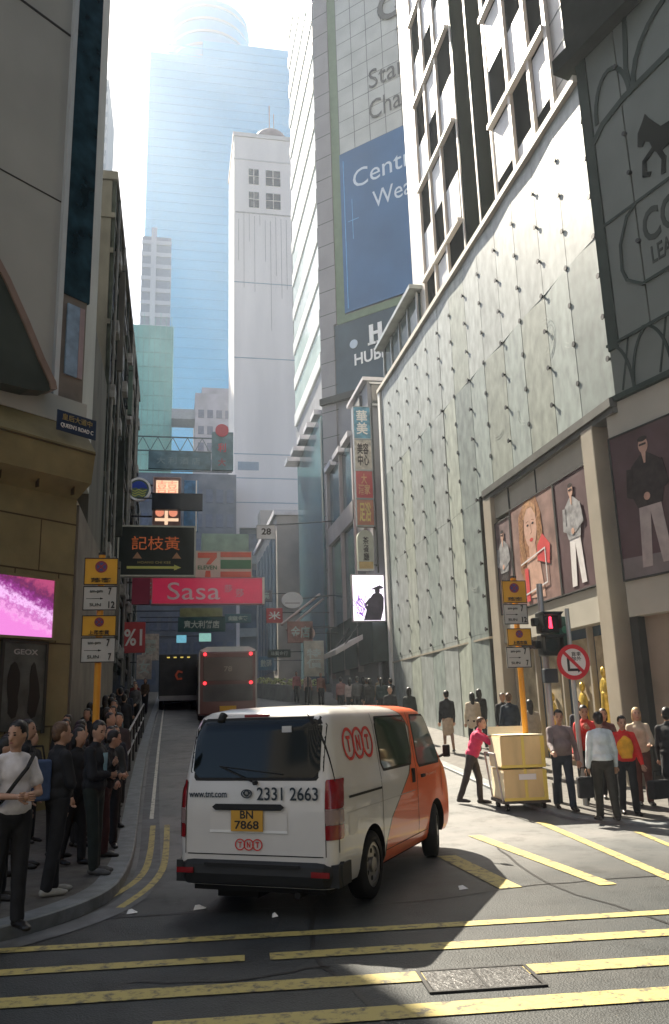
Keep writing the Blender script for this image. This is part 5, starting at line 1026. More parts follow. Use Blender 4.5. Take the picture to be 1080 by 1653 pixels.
text('2331 2663', .64, .125, F0 @ T((.36, 1.14, 0)), letd, van, off=.012, ext=.001); text('www.tnt.com', .42, .055, F0 @ T((-.5, 1.13, 0)), letd, van, off=.015, ext=.001)
b = MB(F0 @ T((-.07, 1.14, 0))); b.ring(0, 0, .06, .048, 0, .006, M=Matrix.Diagonal((1, .7, 1, 1))); b.ring(0, .005, .028, .018, .0, .007, M=Matrix.Diagonal((1, 1.2, 1, 1))); b.ring(0, .012, .04, .03, 0, .0065, M=Matrix.Diagonal((1, .5, 1, 1))); b.build('maker_emblem', letd, van)
def logo(F, s_, nm='circle_logo'):
    b = MB(F)
    for cx in (-1.05, 0, 1.05): b.ring(cx*s_, 0, .62*s_, .5*s_, 0, .004+.0005*cx, 30)
    o = b.build(nm, letr, van)
    for cx, ch in ((-1.05, 'T'), (0, 'N'), (1.05, 'T')): text(ch, .42*s_, .6*s_, F @ T((cx*s_, 0, 0)), letr, o, off=.03, ext=.0015)
logo(F0 @ T((-.05, .665, 0)), .088)
def side_frame(v, z, dz=.1):     # plane tangent to the right flank
    p = Vector((u_at(v, z), v, z)); up_ = (Vector((u_at(v, z+dz), v, z+dz))-Vector((u_at(v, z-dz), v, z-dz))).normalized(); x_ = Vector((0, 1, 0)); n3 = x_.cross(up_)
    p = p+n3*.006; return Matrix(((x_.x, up_.x, n3.x, p.x), (x_.y, up_.y, n3.y, p.y), (x_.z, up_.z, n3.z, p.z), (0, 0, 0, 1)))
logo(side_frame(.86, 1.58), .27, 'side_logo')
text('the power of', .5, .05, side_frame(3.45, 1.08) @ T((0, 0, 0)), mat('letter_salmon', (.8, .4, .28), rough=.4, var=0), van, off=0, ext=.001)
b = MB(); b.tube((.02, v_rear(0, 1.24)-.03, 1.24), (-.38, v_rear(0, 1.42)-.03, 1.40), .008); b.tube((-.38, v_rear(0, 1.42)-.03, 1.40), (.3, v_rear(0, 1.33)-.02, 1.32), .006); b.tube((.02, v_rear(0, 1.24)-.05, 1.24), (.02, v_rear(0, 1.24)+.02, 1.24), .02); b.build('rear_wiper', rub, van)
b = MB(); b.box(-.8, -.62, -.075, -.06, .4, .45); b.box(.62, .8, -.075, -.06, .4, .45); b.build('bumper_reflector', tlm, van)
b = MB(); b.box(-.5, .5, -.072, -.055, .47, .5); b.build('bumper_step', rub, van)
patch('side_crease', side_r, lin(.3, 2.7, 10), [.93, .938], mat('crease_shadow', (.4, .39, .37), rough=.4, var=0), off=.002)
rounded_patch('fuel_flap', side_r, .36, .6, lambda a: .72, lambda a: .92, cream, .003, .03)
# door handles, mirror
for v in (2.62, 2.98):
    b = MB(); b.box(u_at(v, 1.08)-.01, u_at(v, 1.08)+.03, v-.03 if v < 2.9 else v, v+.03 if v < 2.9 else v+.14, 1.03 if v < 2.9 else 1.06, 1.2 if v < 2.9 else 1.1); b.build('door_handle', rub, van, bevel=.01)
for s_ in (-1, 1): b = MB(); b.box(s_*.9-.05, s_*.9+.05, 4.1, 4.16, 1.25, 1.42); b.tube((s_*.78, 4.12, 1.25), (s_*.88, 4.13, 1.3), .02); b.build('wing_mirror', rub, van, bevel=.02)
# wheels
tyre = mat('tyre', (.014, .014, .014), rough=.8, var=.2); rim = mat('wheel_rim', (.28, .27, .26), rough=.35, metal=.7, var=.2)
def wheel(parent, x, y, r_, s_, w_=.2, rz=0.):
    M_ = T((x, y, r_)) @ Matrix.Rotation(rz, 4, 'Z'); b = MB(M_)
    prof = [(-w_/2, r_*.66), (-w_/2-.005, r_*.8), (-w_/2+.01, r_*.95), (-w_*.35, r_), (w_*.35, r_), (w_/2-.01, r_*.95), (w_/2+.005, r_*.8), (w_/2, r_*.66)]; n = 32; vs = []; fs = []
    for px_, pr_ in prof:
        for i in range(n): a = 2*math.pi*i/n; vs.append((px_, pr_*math.cos(a), pr_*math.sin(a)))
    for k in range(len(prof)-1):
        for i in range(n): fs.append((k*n+i, k*n+(i+1) % n, (k+1)*n+(i+1) % n, (k+1)*n+i))
    b.add(vs, fs); wo = b.build('wheel', tyre, parent, smooth=True)
    b = MB(M_ @ Matrix.Rotation(R(90), 4, 'Y')); zo = s_*(w_/2-.03)
    b.ring(0, 0, r_*.67, r_*.55, min(zo, zo+s_*.02), max(zo, zo+s_*.02)); b.disc(0, 0, r_*.56, min(zo-s_*.03, zo), max(zo-s_*.03, zo), 30); b.disc(0, 0, r_*.22, min(zo, zo+s_*.03), max(zo, zo+s_*.03), 20); ro = b.build('rim', rim, wo)
    b = MB(M_ @ Matrix.Rotation(R(90), 4, 'Y'))
    for k in range(6): a = k*math.pi/3; b.disc(.4*r_*math.cos(a), .4*r_*math.sin(a), r_*.075, min(zo, zo+s_*.004), max(zo, zo+s_*.004), 12)
    b.build('rim_hole', liner, wo)
for v in (1.08, 3.66):
    for s_ in (-1, 1): wheel(van, s_*.735, v, .335, s_, rz=R(12) if v > 3 else 0)
# ================================================================ BUS and far vehicles
bus = thing('city_bus', 'grey brown bus with pale roof and red lamps driving away up the street', 'bus', (2.3, 36.2, gz(36.2)), R(-1)); 
bb = mat('bus_body', (.13, .05, .045), rough=.3, var=.25, scale=.8, coat=.4)
b = MB(); b.box(-1.25, 1.25, 0, 11, .32, 3.0); b.build('body', bb, bus, bevel=.09, seg=3)
b = MB(); b.prism([(-1.1, 2.98), (-1.2, 3.06), (-.9, 3.2), (.9, 3.2), (1.2, 3.06), (1.1, 2.98)], -10.9, -.05, Matrix(((1, 0, 0, 0), (0, 0, -1, 0), (0, 1, 0, 0), (0, 0, 0, 1)))); b.build('roof', mat('bus_roof', (.6, .62, .62), rough=.35, var=.1), bus)
b = MB(); b.box(-1.05, 1.05, -.03, 0, 1.75, 2.75); b.build('rear_window', mat('bus_glass', (.07, .05, .045), rough=.15, var=.3, scale=1, spec=.7), bus, bevel=.02)
b = MB(); b.box(-1.05, 1.05, -.03, 0, .9, 1.6)
for k in range(6): b.box(-.9, .9, -.045, -.03, .95+.1*k, 1.0+.1*k)
b.build('engine_panel', mat('bus_panel', (.09, .085, .085), rough=.5, var=.2), bus)
blr = mat('bus_lamp', (.8, .02, .03), rough=.3, var=0, emit=(1, .03, .04), es=.8)
for (x, z) in ((-.98, 2.88), (-.98, 1.66), (.98, 2.88), (.98, 1.66)):
    b = MB(); b.disc(x, z, .07, 0, .05, 16, face(0, 0, 0, 1, 0)); b.build('tail_lamp', blr, bus)
b = MB(); b.box(-.35, .35, -.05, 0, .5, .7); b.build('number_plate', yel, bus); b = MB(); b.box(-1.24, -1.18, -.02, .1, .4, 3.0); b.box(1.18, 1.24, -.02, .1, .4, 3.0); b.build('edge_trim', mat('bus_edge', (.45, .42, .4), rough=.4, var=.1), bus)
b = MB(); b.box(-1.27, -1.25, .6, 10.5, 1.6, 2.7); b.box(1.25, 1.27, .6, 10.5, 1.6, 2.7); b.build('side_window', glass_d, bus)
text('78', .35, .22, face(0, -.035, 2.25, 1, 0), mat('bus_text', (.3, .25, .2), rough=.5, var=0), bus, off=.02)
for v in (2.4, 8.2):
    for s_ in (-1, 1): wheel(bus, s_*1.1, v, .48, s_, .26)
trk = thing('dark_truck', 'dark parked truck with an orange lit disc and amber roof lamps beyond the left lane', 'truck', (.25, 45, gz(45)), 0)
b = MB(); b.box(-1.0, 1.0, 0, 5, .6, 2.9); b.build('box_body', mat('truck_dark', (.045, .05, .048), rough=.5, var=.3), trk, bevel=.04)
b = MB(); b.box(-.95, .95, 5.1, 6.8, .5, 2.6); b.build('cab', mat('truck_cab', (.05, .05, .05), rough=.4, var=.2), trk, bevel=.1)
b = MB()
for k in range(4): b.box(-.6+.35*k, -.45+.35*k, -.03, 0, 2.7, 2.76)
b.build('amber_lamp', emis('amber_lamp', (.6, .45, .1), .25), trk)
b = MB(face(0, -.02, 0, 1, 0)); b.line([(.2, 1.95), (0, 2.0), (-.12, 1.8), (-.02, 1.6), (.18, 1.62)], .1, 0, .03); b.build('orange_disc', mat('orange_glow', (.3, .07, .04), rough=.6, var=.3, emit=(.6, .1, .04), es=.02), trk)
b = MB(); b.box(-.95, .95, -.1, .1, .5, .75); b.build('bumper', mat('truck_bumper', (.35, .36, .36), rough=.4, var=.1), trk)
for v in (1.0, 5.8):
    for s_ in (-1, 1): wheel(trk, s_*.85, v, .42, s_, .24)
# ================================================================ CRATES on a hand cart
wood = mat('crate_wood', (.72, .55, .27), rough=.6, var=.22, scale=2.5, streak=.7, bump=.1, bscale=20); woodp = mat('crate_pale', (.8, .72, .5), rough=.6, var=.12, scale=2); tape = mat('crate_tape', (.8, .64, .14), rough=.4, var=.05)
ca = R(-6)
cart = thing('hand_cart', 'low dark hand cart under the two stacked crates', 'cart', (6.36, 15.2, gz(15.2)), ca)
b = MB(); b.box(-.44, .44, -.42, .42, .13, .18); b.build('deck', mat('cart_deck', (.06, .05, .045), rough=.7, var=.3), cart)
for x in (-.34, .34):
    for y in (-.3, .3): b = MB(); b.tube((x-.03, y, .065), (x+.03, y, .065), .065, n=16); b.build('wheel', rub, cart)
b = MB(); b.path([(-.42, -.35, .16), (-.52, -.35, 1.0), (-.52, .35, 1.0), (-.42, .35, .16)], .018); b.build('handle', steel, cart)
for k, (z0, hh, sc_, dx, lb) in enumerate(((.18, .56, .39, 0, 'pale wooden crate strapped in yellow, lower of the two on the cart'), (.75, .58, .40, -.01, 'pale wooden crate with open flap top, upper of the two on the cart'))):
    r_ = thing('wooden_crate', lb, 'crate', (6.36+dx, 15.2, gz(15.2)+z0), ca, 'crates stacked on the hand cart')
    b = MB(); b.box(-sc_, sc_, -.42, .42, 0, hh-.02); b.build('box', wood, r_, bevel=.008)
    b = MB(); b.box(-sc_-.008, -sc_-.002, -.41, .41, .02, hh-.04); b.build('pale_side', woodp, r_)
    b = MB(); b.box(-sc_*.05, sc_*.08, -.432, -.42, 0, hh-.02); b.box(-sc_*.05, sc_*.08, -.42, .42, hh-.019, hh-.008); b.box(-sc_-.02, sc_+.01, -.436, -.42, 0, .05); b.box(sc_-.06, sc_+.01, -.436, -.42, .05, hh-.03); b.build('strap', tape, r_)
    if k: b = MB(); b.add([(-sc_, -.42, hh), (sc_, -.42, hh), (sc_, .42, hh), (-sc_, .42, hh), (-sc_*.9, .55, hh+.14), (sc_*.9, .55, hh+.14)], [(0, 1, 2, 3), (3, 2, 5, 4)]); b.build('flap', woodp, r_)
    if not k: b = MB(); b.box(-.12, .2, -.44, -.433, .36, .46); b.build('paper_label', white_p, r_)

# ================================================================ PEOPLE
SK = {}
def cloth(c, rough=.85): 
    k = 'cloth_%02d_%02d_%02d' % tuple(int(x*99) for x in c); return mat(k, c, rough=rough, var=.22, scale=7, bump=.25, bscale=14)
skin = mat('skin', (.43, .25, .17), rough=.5, var=.06, scale=8); skin2 = mat('skin_light', (.52, .32, .22), rough=.5, var=.06, scale=8)
hairb = mat('hair_black', (.012, .010, .009), rough=.45, var=.3, scale=30, bump=.3, bscale=60); hairbr = mat('hair_brown', (.10, .055, .03), rough=.45, var=.3, scale=30, bump=.3, bscale=60); hairbl = mat('hair_blonde', (.4, .28, .14), rough=.5, var=.2, scale=30); hairg = mat('hair_grey', (.3, .3, .3), rough=.6, var=.2, scale=30)
leather = mat('shoe_leather', (.015, .013, .012), rough=.4, var=.1); eyem = mat('eye_dark', (.015, .012, .012), rough=.2, var=0); lipm = mat('lips', (.3, .1, .08), rough=.5, var=0)
tmpc = [0]
def blob(mb, voxel, it=3):
    me = mb.mesh('tmp'); o = bpy.data.objects.new('tmp', me); C.objects.link(o)
    m = o.modifiers.new('r', 'REMESH'); m.mode = 'VOXEL'; m.voxel_size = voxel; m.use_smooth_shade = True
    s_ = o.modifiers.new('s', 'SMOOTH'); s_.iterations = it; s_.factor = .5
    dg = bpy.context.evaluated_depsgraph_get(); r_ = bpy.data.meshes.new_from_object(o.evaluated_get(dg)); bpy.data.objects.remove(o)
    r_.polygons.foreach_set('use_smooth', [True]*len(r_.polygons)); return r_
from mathutils import noise as _ns
def wrinkle(me, amp=.007, sd_=0.):
    if len(me.vertices) < 2500: return me
    n_ = len(me.vertices); co = [0.]*(3*n_); no = [0.]*(3*n_); me.vertices.foreach_get('co', co); me.vertex_normals.foreach_get('vector', no)
    for i in range(n_):
        j = 3*i; x, y, z = co[j:j+3]; f = amp*(_ns.noise((x*9+sd_, y*9, z*5))+.7*_ns.noise((x*22, y*22+sd_, z*9)))
        co[j] = x+no[j]*f; co[j+1] = y+no[j+1]*f; co[j+2] = z+no[j+2]*f
    me.vertices.foreach_set('co', co); me.update()
    return me
def link(name, me, m_, parent):
    if name in ('jacket', 'coat', 'shirt', 't_shirt', 'trousers', 'skirt'): wrinkle(me, .009 if name != 'trousers' else .008, len(parent.name)+parent.location.x*7)
    if name == 'hair': wrinkle(me, .008, parent.location.y*3)
    o = bpy.data.objects.new(name, me); me.materials.clear(); me.materials.append(m_); C.objects.link(o); o.parent = parent; return o
def person(label, x, y, head, H=1.7, top=(.02, .02, .025), bottom=(.02, .02, .025), hair='short', hairm=None, sk=None, legs=((0, 0), (0, 0)), arms=((5, 8, 15, 0), (5, 8, 15, 0)), lean=0, hy=0, hp=0, det=1, kind='jacket', shoes=None, group=None, build_=1., skirt=None, z=None, coatlen=.0, name='person'):
    s = H/1.7; root = thing(name, label, 'person', (x, y, (gz(y)+.13 if x < -.6 else gz(y)+(.06 if x > 6.7 and y > 12.3 else 0)) if z is None else z), -R(head), group)
    vox = {0: .03, 1: .02, 2: .0125}[det]; sk = sk or skin; hairm = hairm or hairb; V = Vector
    def rx(a, L_): return V((0, math.sin(R(a))*L_, -math.cos(R(a))*L_))
    J = {}; hipz = .92
    for i, sd_ in ((0, -1), (1, 1)):
        a, k = legs[i]; hip = V((sd_*.09, 0, hipz)); kn = hip+rx(a, .44); an = kn+rx(a-k, .41); J['h', i] = hip; J['k', i] = kn; J['a', i] = an; J['f', i] = an+V((sd_*.02, .13*math.cos(R((a-k)*.5)), -.045))+V((0, 0, .0))
    dz = .075-min(J['a', 0].z, J['a', 1].z)
    for k_ in list(J): J[k_] = J[k_]+V((0, 0, dz))
    hz_ = hipz+dz; L_ = R(lean); up_ = V((0, math.sin(L_), math.cos(L_))); pel = V((0, 0, hz_)); ch = pel+up_*.36; sh_c = pel+up_*.50; nk = pel+up_*.56; hd = nk+V((0, math.sin(L_+R(hp)*.5)*.13+.015, math.cos(L_)*.135))
    w_ = .152*build_
    for i, sd_ in ((0, -1), (1, 1)):
        p, ab, el, inn = arms[i]; S_ = sh_c+V((sd_*w_, 0, -.045))
        d1 = V((sd_*math.sin(R(ab)), math.sin(R(p))*math.cos(R(ab)), -math.cos(R(p))*math.cos(R(ab)))); E_ = S_+d1*.29
        q = p+el; d2 = V((-sd_*math.sin(R(inn))+sd_*math.sin(R(ab))*.3*(inn == 0), math.sin(R(q))*math.cos(R(inn)), -math.cos(R(q))*math.cos(R(inn)))).normalized(); W_ = E_+d2*.25
        J['s', i] = S_; J['e', i] = E_; J['w', i] = W_; J['hd', i] = d2
    Hr = Matrix.Rotation(-R(hy), 3, 'Z') @ Matrix.Rotation(-R(hp+lean*.4), 3, 'X')
    def hp_(v): return hd+Hr @ V(v)
    # body
    b = MB()
    for i in (0, 1):
        b.caps(J['h', i], J['k', i], .078, .052); b.caps(J['k', i], J['a', i], .054, .034); b.caps(J['a', i]+V((0, -.02, -.03)), J['f', i], .036, .03)
        b.caps(J['s', i], J['e', i], .047, .037); b.caps(J['e', i], J['w', i], .038, .025)
        d = J['hd', i]; b.caps(J['w', i], J['w', i]+d*.07, .024, .03)
    b.ell(pel+V((0, 0, .02)), (.15*build_, .105, .12)); b.ell(pel+up_*.2, (.135*build_, .095, .16)); b.ell(ch, (.155*build_, .105, .17)); b.caps(J['s', 0], J['s', 1], .05, .05)
    b.caps(nk-up_*.04, hd-V((0, 0, .03)), .052, .05); b.ell(hd, (.076, .096, .118), Hr); b.ell(hp_((0, .045, -.065)), (.05, .052, .05), Hr)
    b.caps(hp_((0, .085, .0)), hp_((0, .108, -.03)), .012, .016, n=6)
    for sd_ in (-1, 1): b.ell(hp_((sd_*.078, -.005, -.01)), (.012, .02, .032), Hr, n=8, m=6)
    me = blob(b, vox if det else .024, 2)
    # hands: palm and five fingers joined to the body mesh
    hb = MB()
    for i, sd_ in ((0, -1), (1, 1)):
        d = J['hd', i]; W_ = J['w', i]; side = d.cross(V((0, 1, 0)) if abs(d.y) < .8 else V((0, 0, 1))).normalized(); nrm = side.cross(d).normalized()
        if i == 0: side = -side
        hb.caps(W_+d*.02, W_+d*.075, .026, .036, 8)
        for f_, (o_, L2) in enumerate(((-.028, .062), (-.0095, .072), (.0095, .076), (.027, .068))):
            p0 = W_+d*.08+side*o_; p1 = p0+d*L2*.55+nrm*.006*0; curl = (d*.75-nrm*.6*(1 if nrm.dot(V((-sd_, 0, 0))) < 0 else -1)).normalized(); hb.caps(p0, p1, .0095, .009, 6); hb.caps(p1, p1+curl*L2*.5, .009, .0075, 6)
        hb.caps(W_+d*.03+side*.028, W_+d*.075+side*.055, .012, .01, 6); hb.caps(W_+d*.075+side*.055, W_+d*.1+side*.052, .01, .008, 6)
    bmx = bmesh.new(); bmx.from_mesh(me); bmx.from_mesh(hb.mesh('h')); bmx.to_mesh(me); bmx.free(); me.polygons.foreach_set('use_smooth', [True]*len(me.polygons))
    link('body', me, sk, root)
    # trousers / skirt
    bm2 = cloth(bottom)
    b = MB()
    if skirt:
        b.caps(pel+V((0, 0, .08)), pel+V((0, 0, -.1)), .135, .165); b.caps(pel+V((-.03, 0, -.1)), pel+V((-.04, .0, -skirt)), .13, .14); b.caps(pel+V((.03, 0, -.1)), pel+V((.04, .0, -skirt)), .13, .14); link('skirt', blob(b, vox), cloth(skirt_col[0]), root)
        b = MB()
    for i in (0, 1):
        r1 = .062 if skirt else .095; b.caps(J['h', i], J['k', i], r1 if skirt else .098, .055 if skirt else .074); b.caps(J['k', i], J['a', i]+V((0, 0, .01)), .057 if skirt else .074, .042 if skirt else .064)
    b.ell(pel+V((0, -.005, .0)), (.165*build_, .122, .13)); b.ell(pel+V((0, 0, .09)), (.155*build_, .112, .08)); link('trousers' if not skirt else 'leggings', blob(b, vox), bm2, root)
    # shoes
    b = MB()
    for i in (0, 1): b.caps(J['a', i]+V((0, -.03, -.035)), J['f', i]+V((0, .01, -.0)), .044, .037); b.ell(J['f', i]+V((0, .03, -.008)), (.043, .07, .03))
    link('shoes', blob(b, max(vox*.8, .012), 1), cloth(shoes) if shoes else leather, root)
    # top
    b = MB(); th_ = {'tee': .014, 'shirt': .016, 'jacket': .026, 'coat': .03}[kind]; sl = .45 if kind == 'tee' else 1.
    for i in (0, 1):
        E_ = J['e', i]; S_ = J['s', i]
        if kind == 'tee': b.caps(S_, S_+(E_-S_)*.62, .058, .062)
        else: b.caps(S_, E_, .055+th_*.6, .045+th_*.6); b.caps(E_, J['w', i]-J['hd', i]*.01, .045+th_*.6, .034+th_*.5)
    b.caps(J['s', 0], J['s', 1], .052+th_*.4, .052+th_*.4); b.caps(J['s', 0]+V((.03, 0, .02)), nk-up_*.05, .045+th_*.4, .05); b.caps(J['s', 1]+V((-.03, 0, .02)), nk-up_*.05, .045+th_*.4, .05); b.ell(ch, (.15*build_+th_*.8, .108+th_, .17)); b.ell(pel+up_*.2, (.148*build_+th_, .108+th_, .17)); b.ell(pel+up_*.07, (.158*build_+th_, .118+th_, .12))
    if build_ > 1.1: b.ell(pel+up_*.18+V((0, .05, 0)), (.15*build_, .14, .15))
    b.caps(nk-up_*.08, nk-up_*(.05 if kind in ('tee', 'shirt') else .02), .062+th_*.3, .056+th_*.3)
    if coatlen: b.caps(pel+V((-.05, 0, .0)), pel+V((-.07, 0, -coatlen)), .13, .125); b.caps(pel+V((.05, 0, .0)), pel+V((.07, 0, -coatlen)), .13, .125)
    link({'tee': 't_shirt', 'shirt': 'shirt', 'jacket': 'jacket', 'coat': 'coat'}[kind], blob(b, vox, 2 if det < 2 else 3), cloth(top, .8), root)
    # hair
    b = MB(); b.ell(hp_((0, -.018, .032)), (.084, .1, .098), Hr); 
    if hair == 'long':
        b.ell(hp_((0, -.06, -.05)), (.085, .055, .13), Hr); b.caps(hp_((0, -.065, -.08)), hp_((0, -.085, -.22)), .075, .05)
        for sd_ in (-1, 1): b.caps(hp_((sd_*.068, 0, .02)), hp_((sd_*.068, -.02, -.11)), .024, .022)
    else: b.ell(hp_((0, -.045, -.02)), (.075, .065, .075), Hr)
    hm = blob(b, max(vox*.8, .012), 1)
    bmx = bmesh.new(); bmx.from_mesh(hm)            # cut the hairline away from the face
    kill = [v for v in bmx.verts if (lambda q: q.y > .045 and q.z < .052+.02*(q.y < .07))(Hr.inverted() @ (v.co-hd))]
    bmesh.ops.delete(bmx, geom=kill, context='VERTS'); bmx.to_mesh(hm); bmx.free(); hm.polygons.foreach_set('use_smooth', [True]*len(hm.polygons))
    link('hair', hm, hairm, root)
    if det >= 1:
        b = MB(); 
        for sd_ in (-1, 1): b.ell(hp_((sd_*.031, .083, .005)), (.014, .009, .007), Hr, n=8, m=6); b.ell(hp_((sd_*.031, .088, .027)), (.02, .008, .0045), Hr, n=8, m=5)
        link('eyes', b.mesh('eyes'), eyem, root)
        b = MB(); b.ell(hp_((0, .094, -.062)), (.021, .008, .006), Hr, n=8, m=5); link('mouth', b.mesh('mouth'), lipm, root)
    root.scale = (s, s, s); root['_j'] = 0; del root['_j']; WM[root.name] = root.matrix_world.copy()
    return root, J, pel, up_, hd
skirt_col = [(.3, .25, .18)]
blk_ = (.016, .017, .02); nav = (.015, .02, .035)
# waiting crowd on the left pavement, near to far
p, J, pel, up_, hd = person('man in white t-shirt with a black cross strap, hands folded, nearest on the left', -1.42, 8.33, 150, 1.74, (.66, .64, .66), blk_, kind='tee', arms=((12, 12, 78, 42), (15, 14, 72, 42)), hy=55, hp=8, det=2, legs=((3, 2), (-4, 4)))
b = MB(); pts = [V_ for V_ in (Vector((-.15, .06, 1.44)), Vector((-.06, .155, 1.33)), Vector((.05, .165, 1.2)), Vector((.14, .13, 1.06)), Vector((.19, .02, .98)))]; b.path(pts, .017, 6); b.path([(-.15, .06, 1.44), (-.1, -.1, 1.42), (.05, -.16, 1.2), (.19, .02, .98)], .017, 6); b.build('cross_strap', rub, p)
text('ABC', .13, .035, T((.07, .16, 1.3)) @ Matrix.Rotation(R(90), 4, 'X') @ Matrix.Rotation(R(180), 4, 'Y'), pblack, p, name='shirt_print', off=0, ext=.001) if False else None
def bag(label, x, y, z, col, w_=.32, h_=.28, d_=.12, rz=0, cat='bag', nm='shoulder_bag', grp=None):
    r_ = thing(nm, label, cat, (x, y, z), R(rz), grp); b = MB(); b.box(-w_/2, w_/2, -d_/2, d_/2, 0, h_); b.build('pouch', cloth(col), r_, bevel=.03, seg=3)
    b = MB(); b.path([(-w_*.3, 0, h_-.02), (-w_*.2, 0, h_+.14), (w_*.2, 0, h_+.14), (w_*.3, 0, h_-.02)], .01, 6); b.build('handle', rub, r_); return r_
person('brown haired person in dark jacket seen from behind beside the white t-shirt man', -1.2, 9.76, 60, 1.72, (.014, .016, .02), blk_, hairm=hairbr, det=2, arms=((5, 10, 20, 5), (10, 10, 70, 65)), hy=10, legs=((2, 0), (-6, 4)), shoes=(.3, .3, .28))
bag('dark rucksack with pale blue edge on the back of the brown haired person', -1.42, 9.62, 1.08, (.05, .08, .16), .3, .42, .16, 28, 'rucksack', 'rucksack')
person('man in open dark jacket over light blue shirt, third in the left crowd', -.92, 10.9, 110, 1.72, (.016, .018, .022), (.02, .028, .025), hairm=hairb, det=2, arms=((20, 8, 110, 45), (12, 10, 80, 65)), hy=25, hp=15, legs=((0, 0), (6, 3)), shoes=(.1, .1, .1))
b = MB(); b.prism([(-.03, 1.1), (.03, 1.1), (.05, 1.36), (-.05, 1.36)], .118, .136, Matrix(((1, 0, 0, 0), (0, 0, 1, 0), (0, 1, 0, 0), (0, 0, 0, 1)))); o_ = [q for q in C.objects if q.get('label', '').startswith('man in open dark')][0]; b.build('blue_shirt_front', cloth((.25, .42, .5)), o_)
person('short person in black leaning forward by the kerb, arms folded', -.9, 12.2, 100, 1.6, (.014, .015, .016), (.05, .02, .02), det=2, arms=((12, 8, 80, 68), (12, 8, 72, 68)), lean=8, hp=10, hy=-15, legs=((-4, 4), (6, 6)))
person('tall person in black behind the brown haired one, near the shoe poster', -1.85, 11.6, 90, 1.76, (.012, .013, .015), blk_, det=1, hy=20)
person('person in black standing before the shoe poster wall', -2.4, 10.4, 120, 1.68, (.014, .014, .016), blk_, det=1, hy=10, hair='long')
L_lab = ['person in a black coat under the parking sign pole', 'dark clothed person just past the parking sign pole', 'person in dark grey by the left kerb, first beyond the pole', 'dark figure close to the wall beyond the corner', 'person in navy waiting at the start of the railing', 'dark figure behind the railing with raised arm', 'person with a pale blue top behind the railing', 'figure in charcoal walking up the left pavement', 'dark haired figure mid way along the railing', 'far dark figure at the end of the railing', 'far figure in black by the shop fronts on the left', 'farthest figure on the left pavement in grey', 'far figure in a dark red top on the left pavement', 'far figure in brown on the left pavement']
lp = [(-1.35, 13.2), (-1.75, 14.8), (-1.1, 15.6), (-1.9, 16.3), (-1.3, 17.6), (-1.75, 19.0), (-1.35, 20.5), (-1.7, 22.4), (-1.35, 24.4), (-1.6, 27), (-1.85, 30), (-1.4, 33), (-1.6, 37), (-1.3, 41)]
lc_ = [blk_, (.02, .02, .022), (.04, .04, .045), blk_, nav, blk_, (.12, .2, .25), (.03, .03, .03), blk_, (.03, .03, .035), blk_, (.1, .1, .1), (.12, .02, .02), (.08, .05, .03)]
base_p = []
for k in range(5):
    r_, *_ = person(L_lab[k], lp[k][0], lp[k][1], [70, 180, 120, 200, 90][k], 1.68+.03*(k % 3), lc_[k], blk_, det=1 if k < 2 else 0, hair='long' if k in (1, 3) else 'short', legs=((4, 2), (-8, 6)) if k % 2 else ((0, 0), (3, 3)), arms=((10, 10, 40, 20), (5, 10, 20, 0)), group='people waiting along the left pavement'); base_p.append(r_)
def place_copy(src, x, y, head, s, top, label, group, onpave=.13):
    m = T((x, y, gz(y)+onpave)) @ Matrix.Rotation(-R(head), 4, 'Z') @ Matrix.Diagonal((s, s, s, 1)); c = dup(src, None, m, label, group)
    for ch in c.children:
        if ch.name.split('.')[0] in ('jacket', 'coat', 'shirt'):
            ch.data = ch.data.copy(); ch.data.materials[0] = cloth(top)
    return c
for k in range(5, 14):
    place_copy(base_p[2+k % 3], lp[k][0], lp[k][1], random.choice([0, 180, 20, 200, 90]), .95+.08*random.random(), lc_[k], L_lab[k], 'people waiting along the left pavement')
for k, (x, y, hd_, c_, lb) in enumerate(((-1.75, 9.7, 100, blk_, 'dark clothed person half hidden behind the brown haired one'), (-2.1, 9.0, 80, nav, 'person in dark navy behind the white t-shirt man'), (-1.55, 12.3, 60, (.03, .03, .035), 'person in charcoal behind the leaning one'), (-1.15, 13.6, 110, blk_, 'person in black right beside the orange pole'), (-2.2, 12.9, 90, (.02, .02, .02), 'person in black against the stone wall past the shoe poster'), (-.95, 14.8, 150, nav, 'person in navy at the kerb just beyond the orange pole'), (-1.6, 15.9, 20, blk_, 'person in black walking away beyond the pole'), (-1.0, 16.7, 190, (.05, .04, .04), 'person in dark brown coming down the left kerb'), (-1.7, 17.9, 200, blk_, 'dark figure before the start of the railing'), (-1.5, 21.6, 10, blk_, 'dark figure mid way up the left pavement'), (-1.85, 25.5, 190, (.04, .05, .05), 'dim figure near the old building wall'), (-1.5, 28.6, 0, nav, 'dim navy figure further up the left pavement'))):
    place_copy(base_p[k % 5], x, y, hd_, .93+.02*(k % 5), c_, lb, 'people waiting along the left pavement')
for k, (x, y, hd_, c_, lb) in enumerate(((-1.95, 10.9, 70, (.025, .03, .035), 'dark haired person between the brown haired one and the stone wall'), (-1.2, 11.6, 130, blk_, 'person in black squeezed between the shirted man and the leaning one'), (-2.6, 9.7, 110, (.05, .045, .05), 'person in dim grey under the shoe poster'), (-1.45, 14.2, 40, (.03, .02, .02), 'person in dark brown behind the orange pole'), (-2.15, 14.0, 120, blk_, 'person in black close to the stone corner edge'), (-.9, 13.0, 170, (.035, .04, .04), 'person in dark grey at the kerb before the orange pole'), (-1.25, 18.6, 200, blk_, 'dark figure just inside the railing start'), (-1.6, 23.4, 0, (.03, .03, .03), 'dark figure half way up behind the railing'))):
    place_copy(base_p[(k*2+1) % 5], x, y, hd_, .94+.025*(k % 4), c_, lb, 'people waiting along the left pavement')
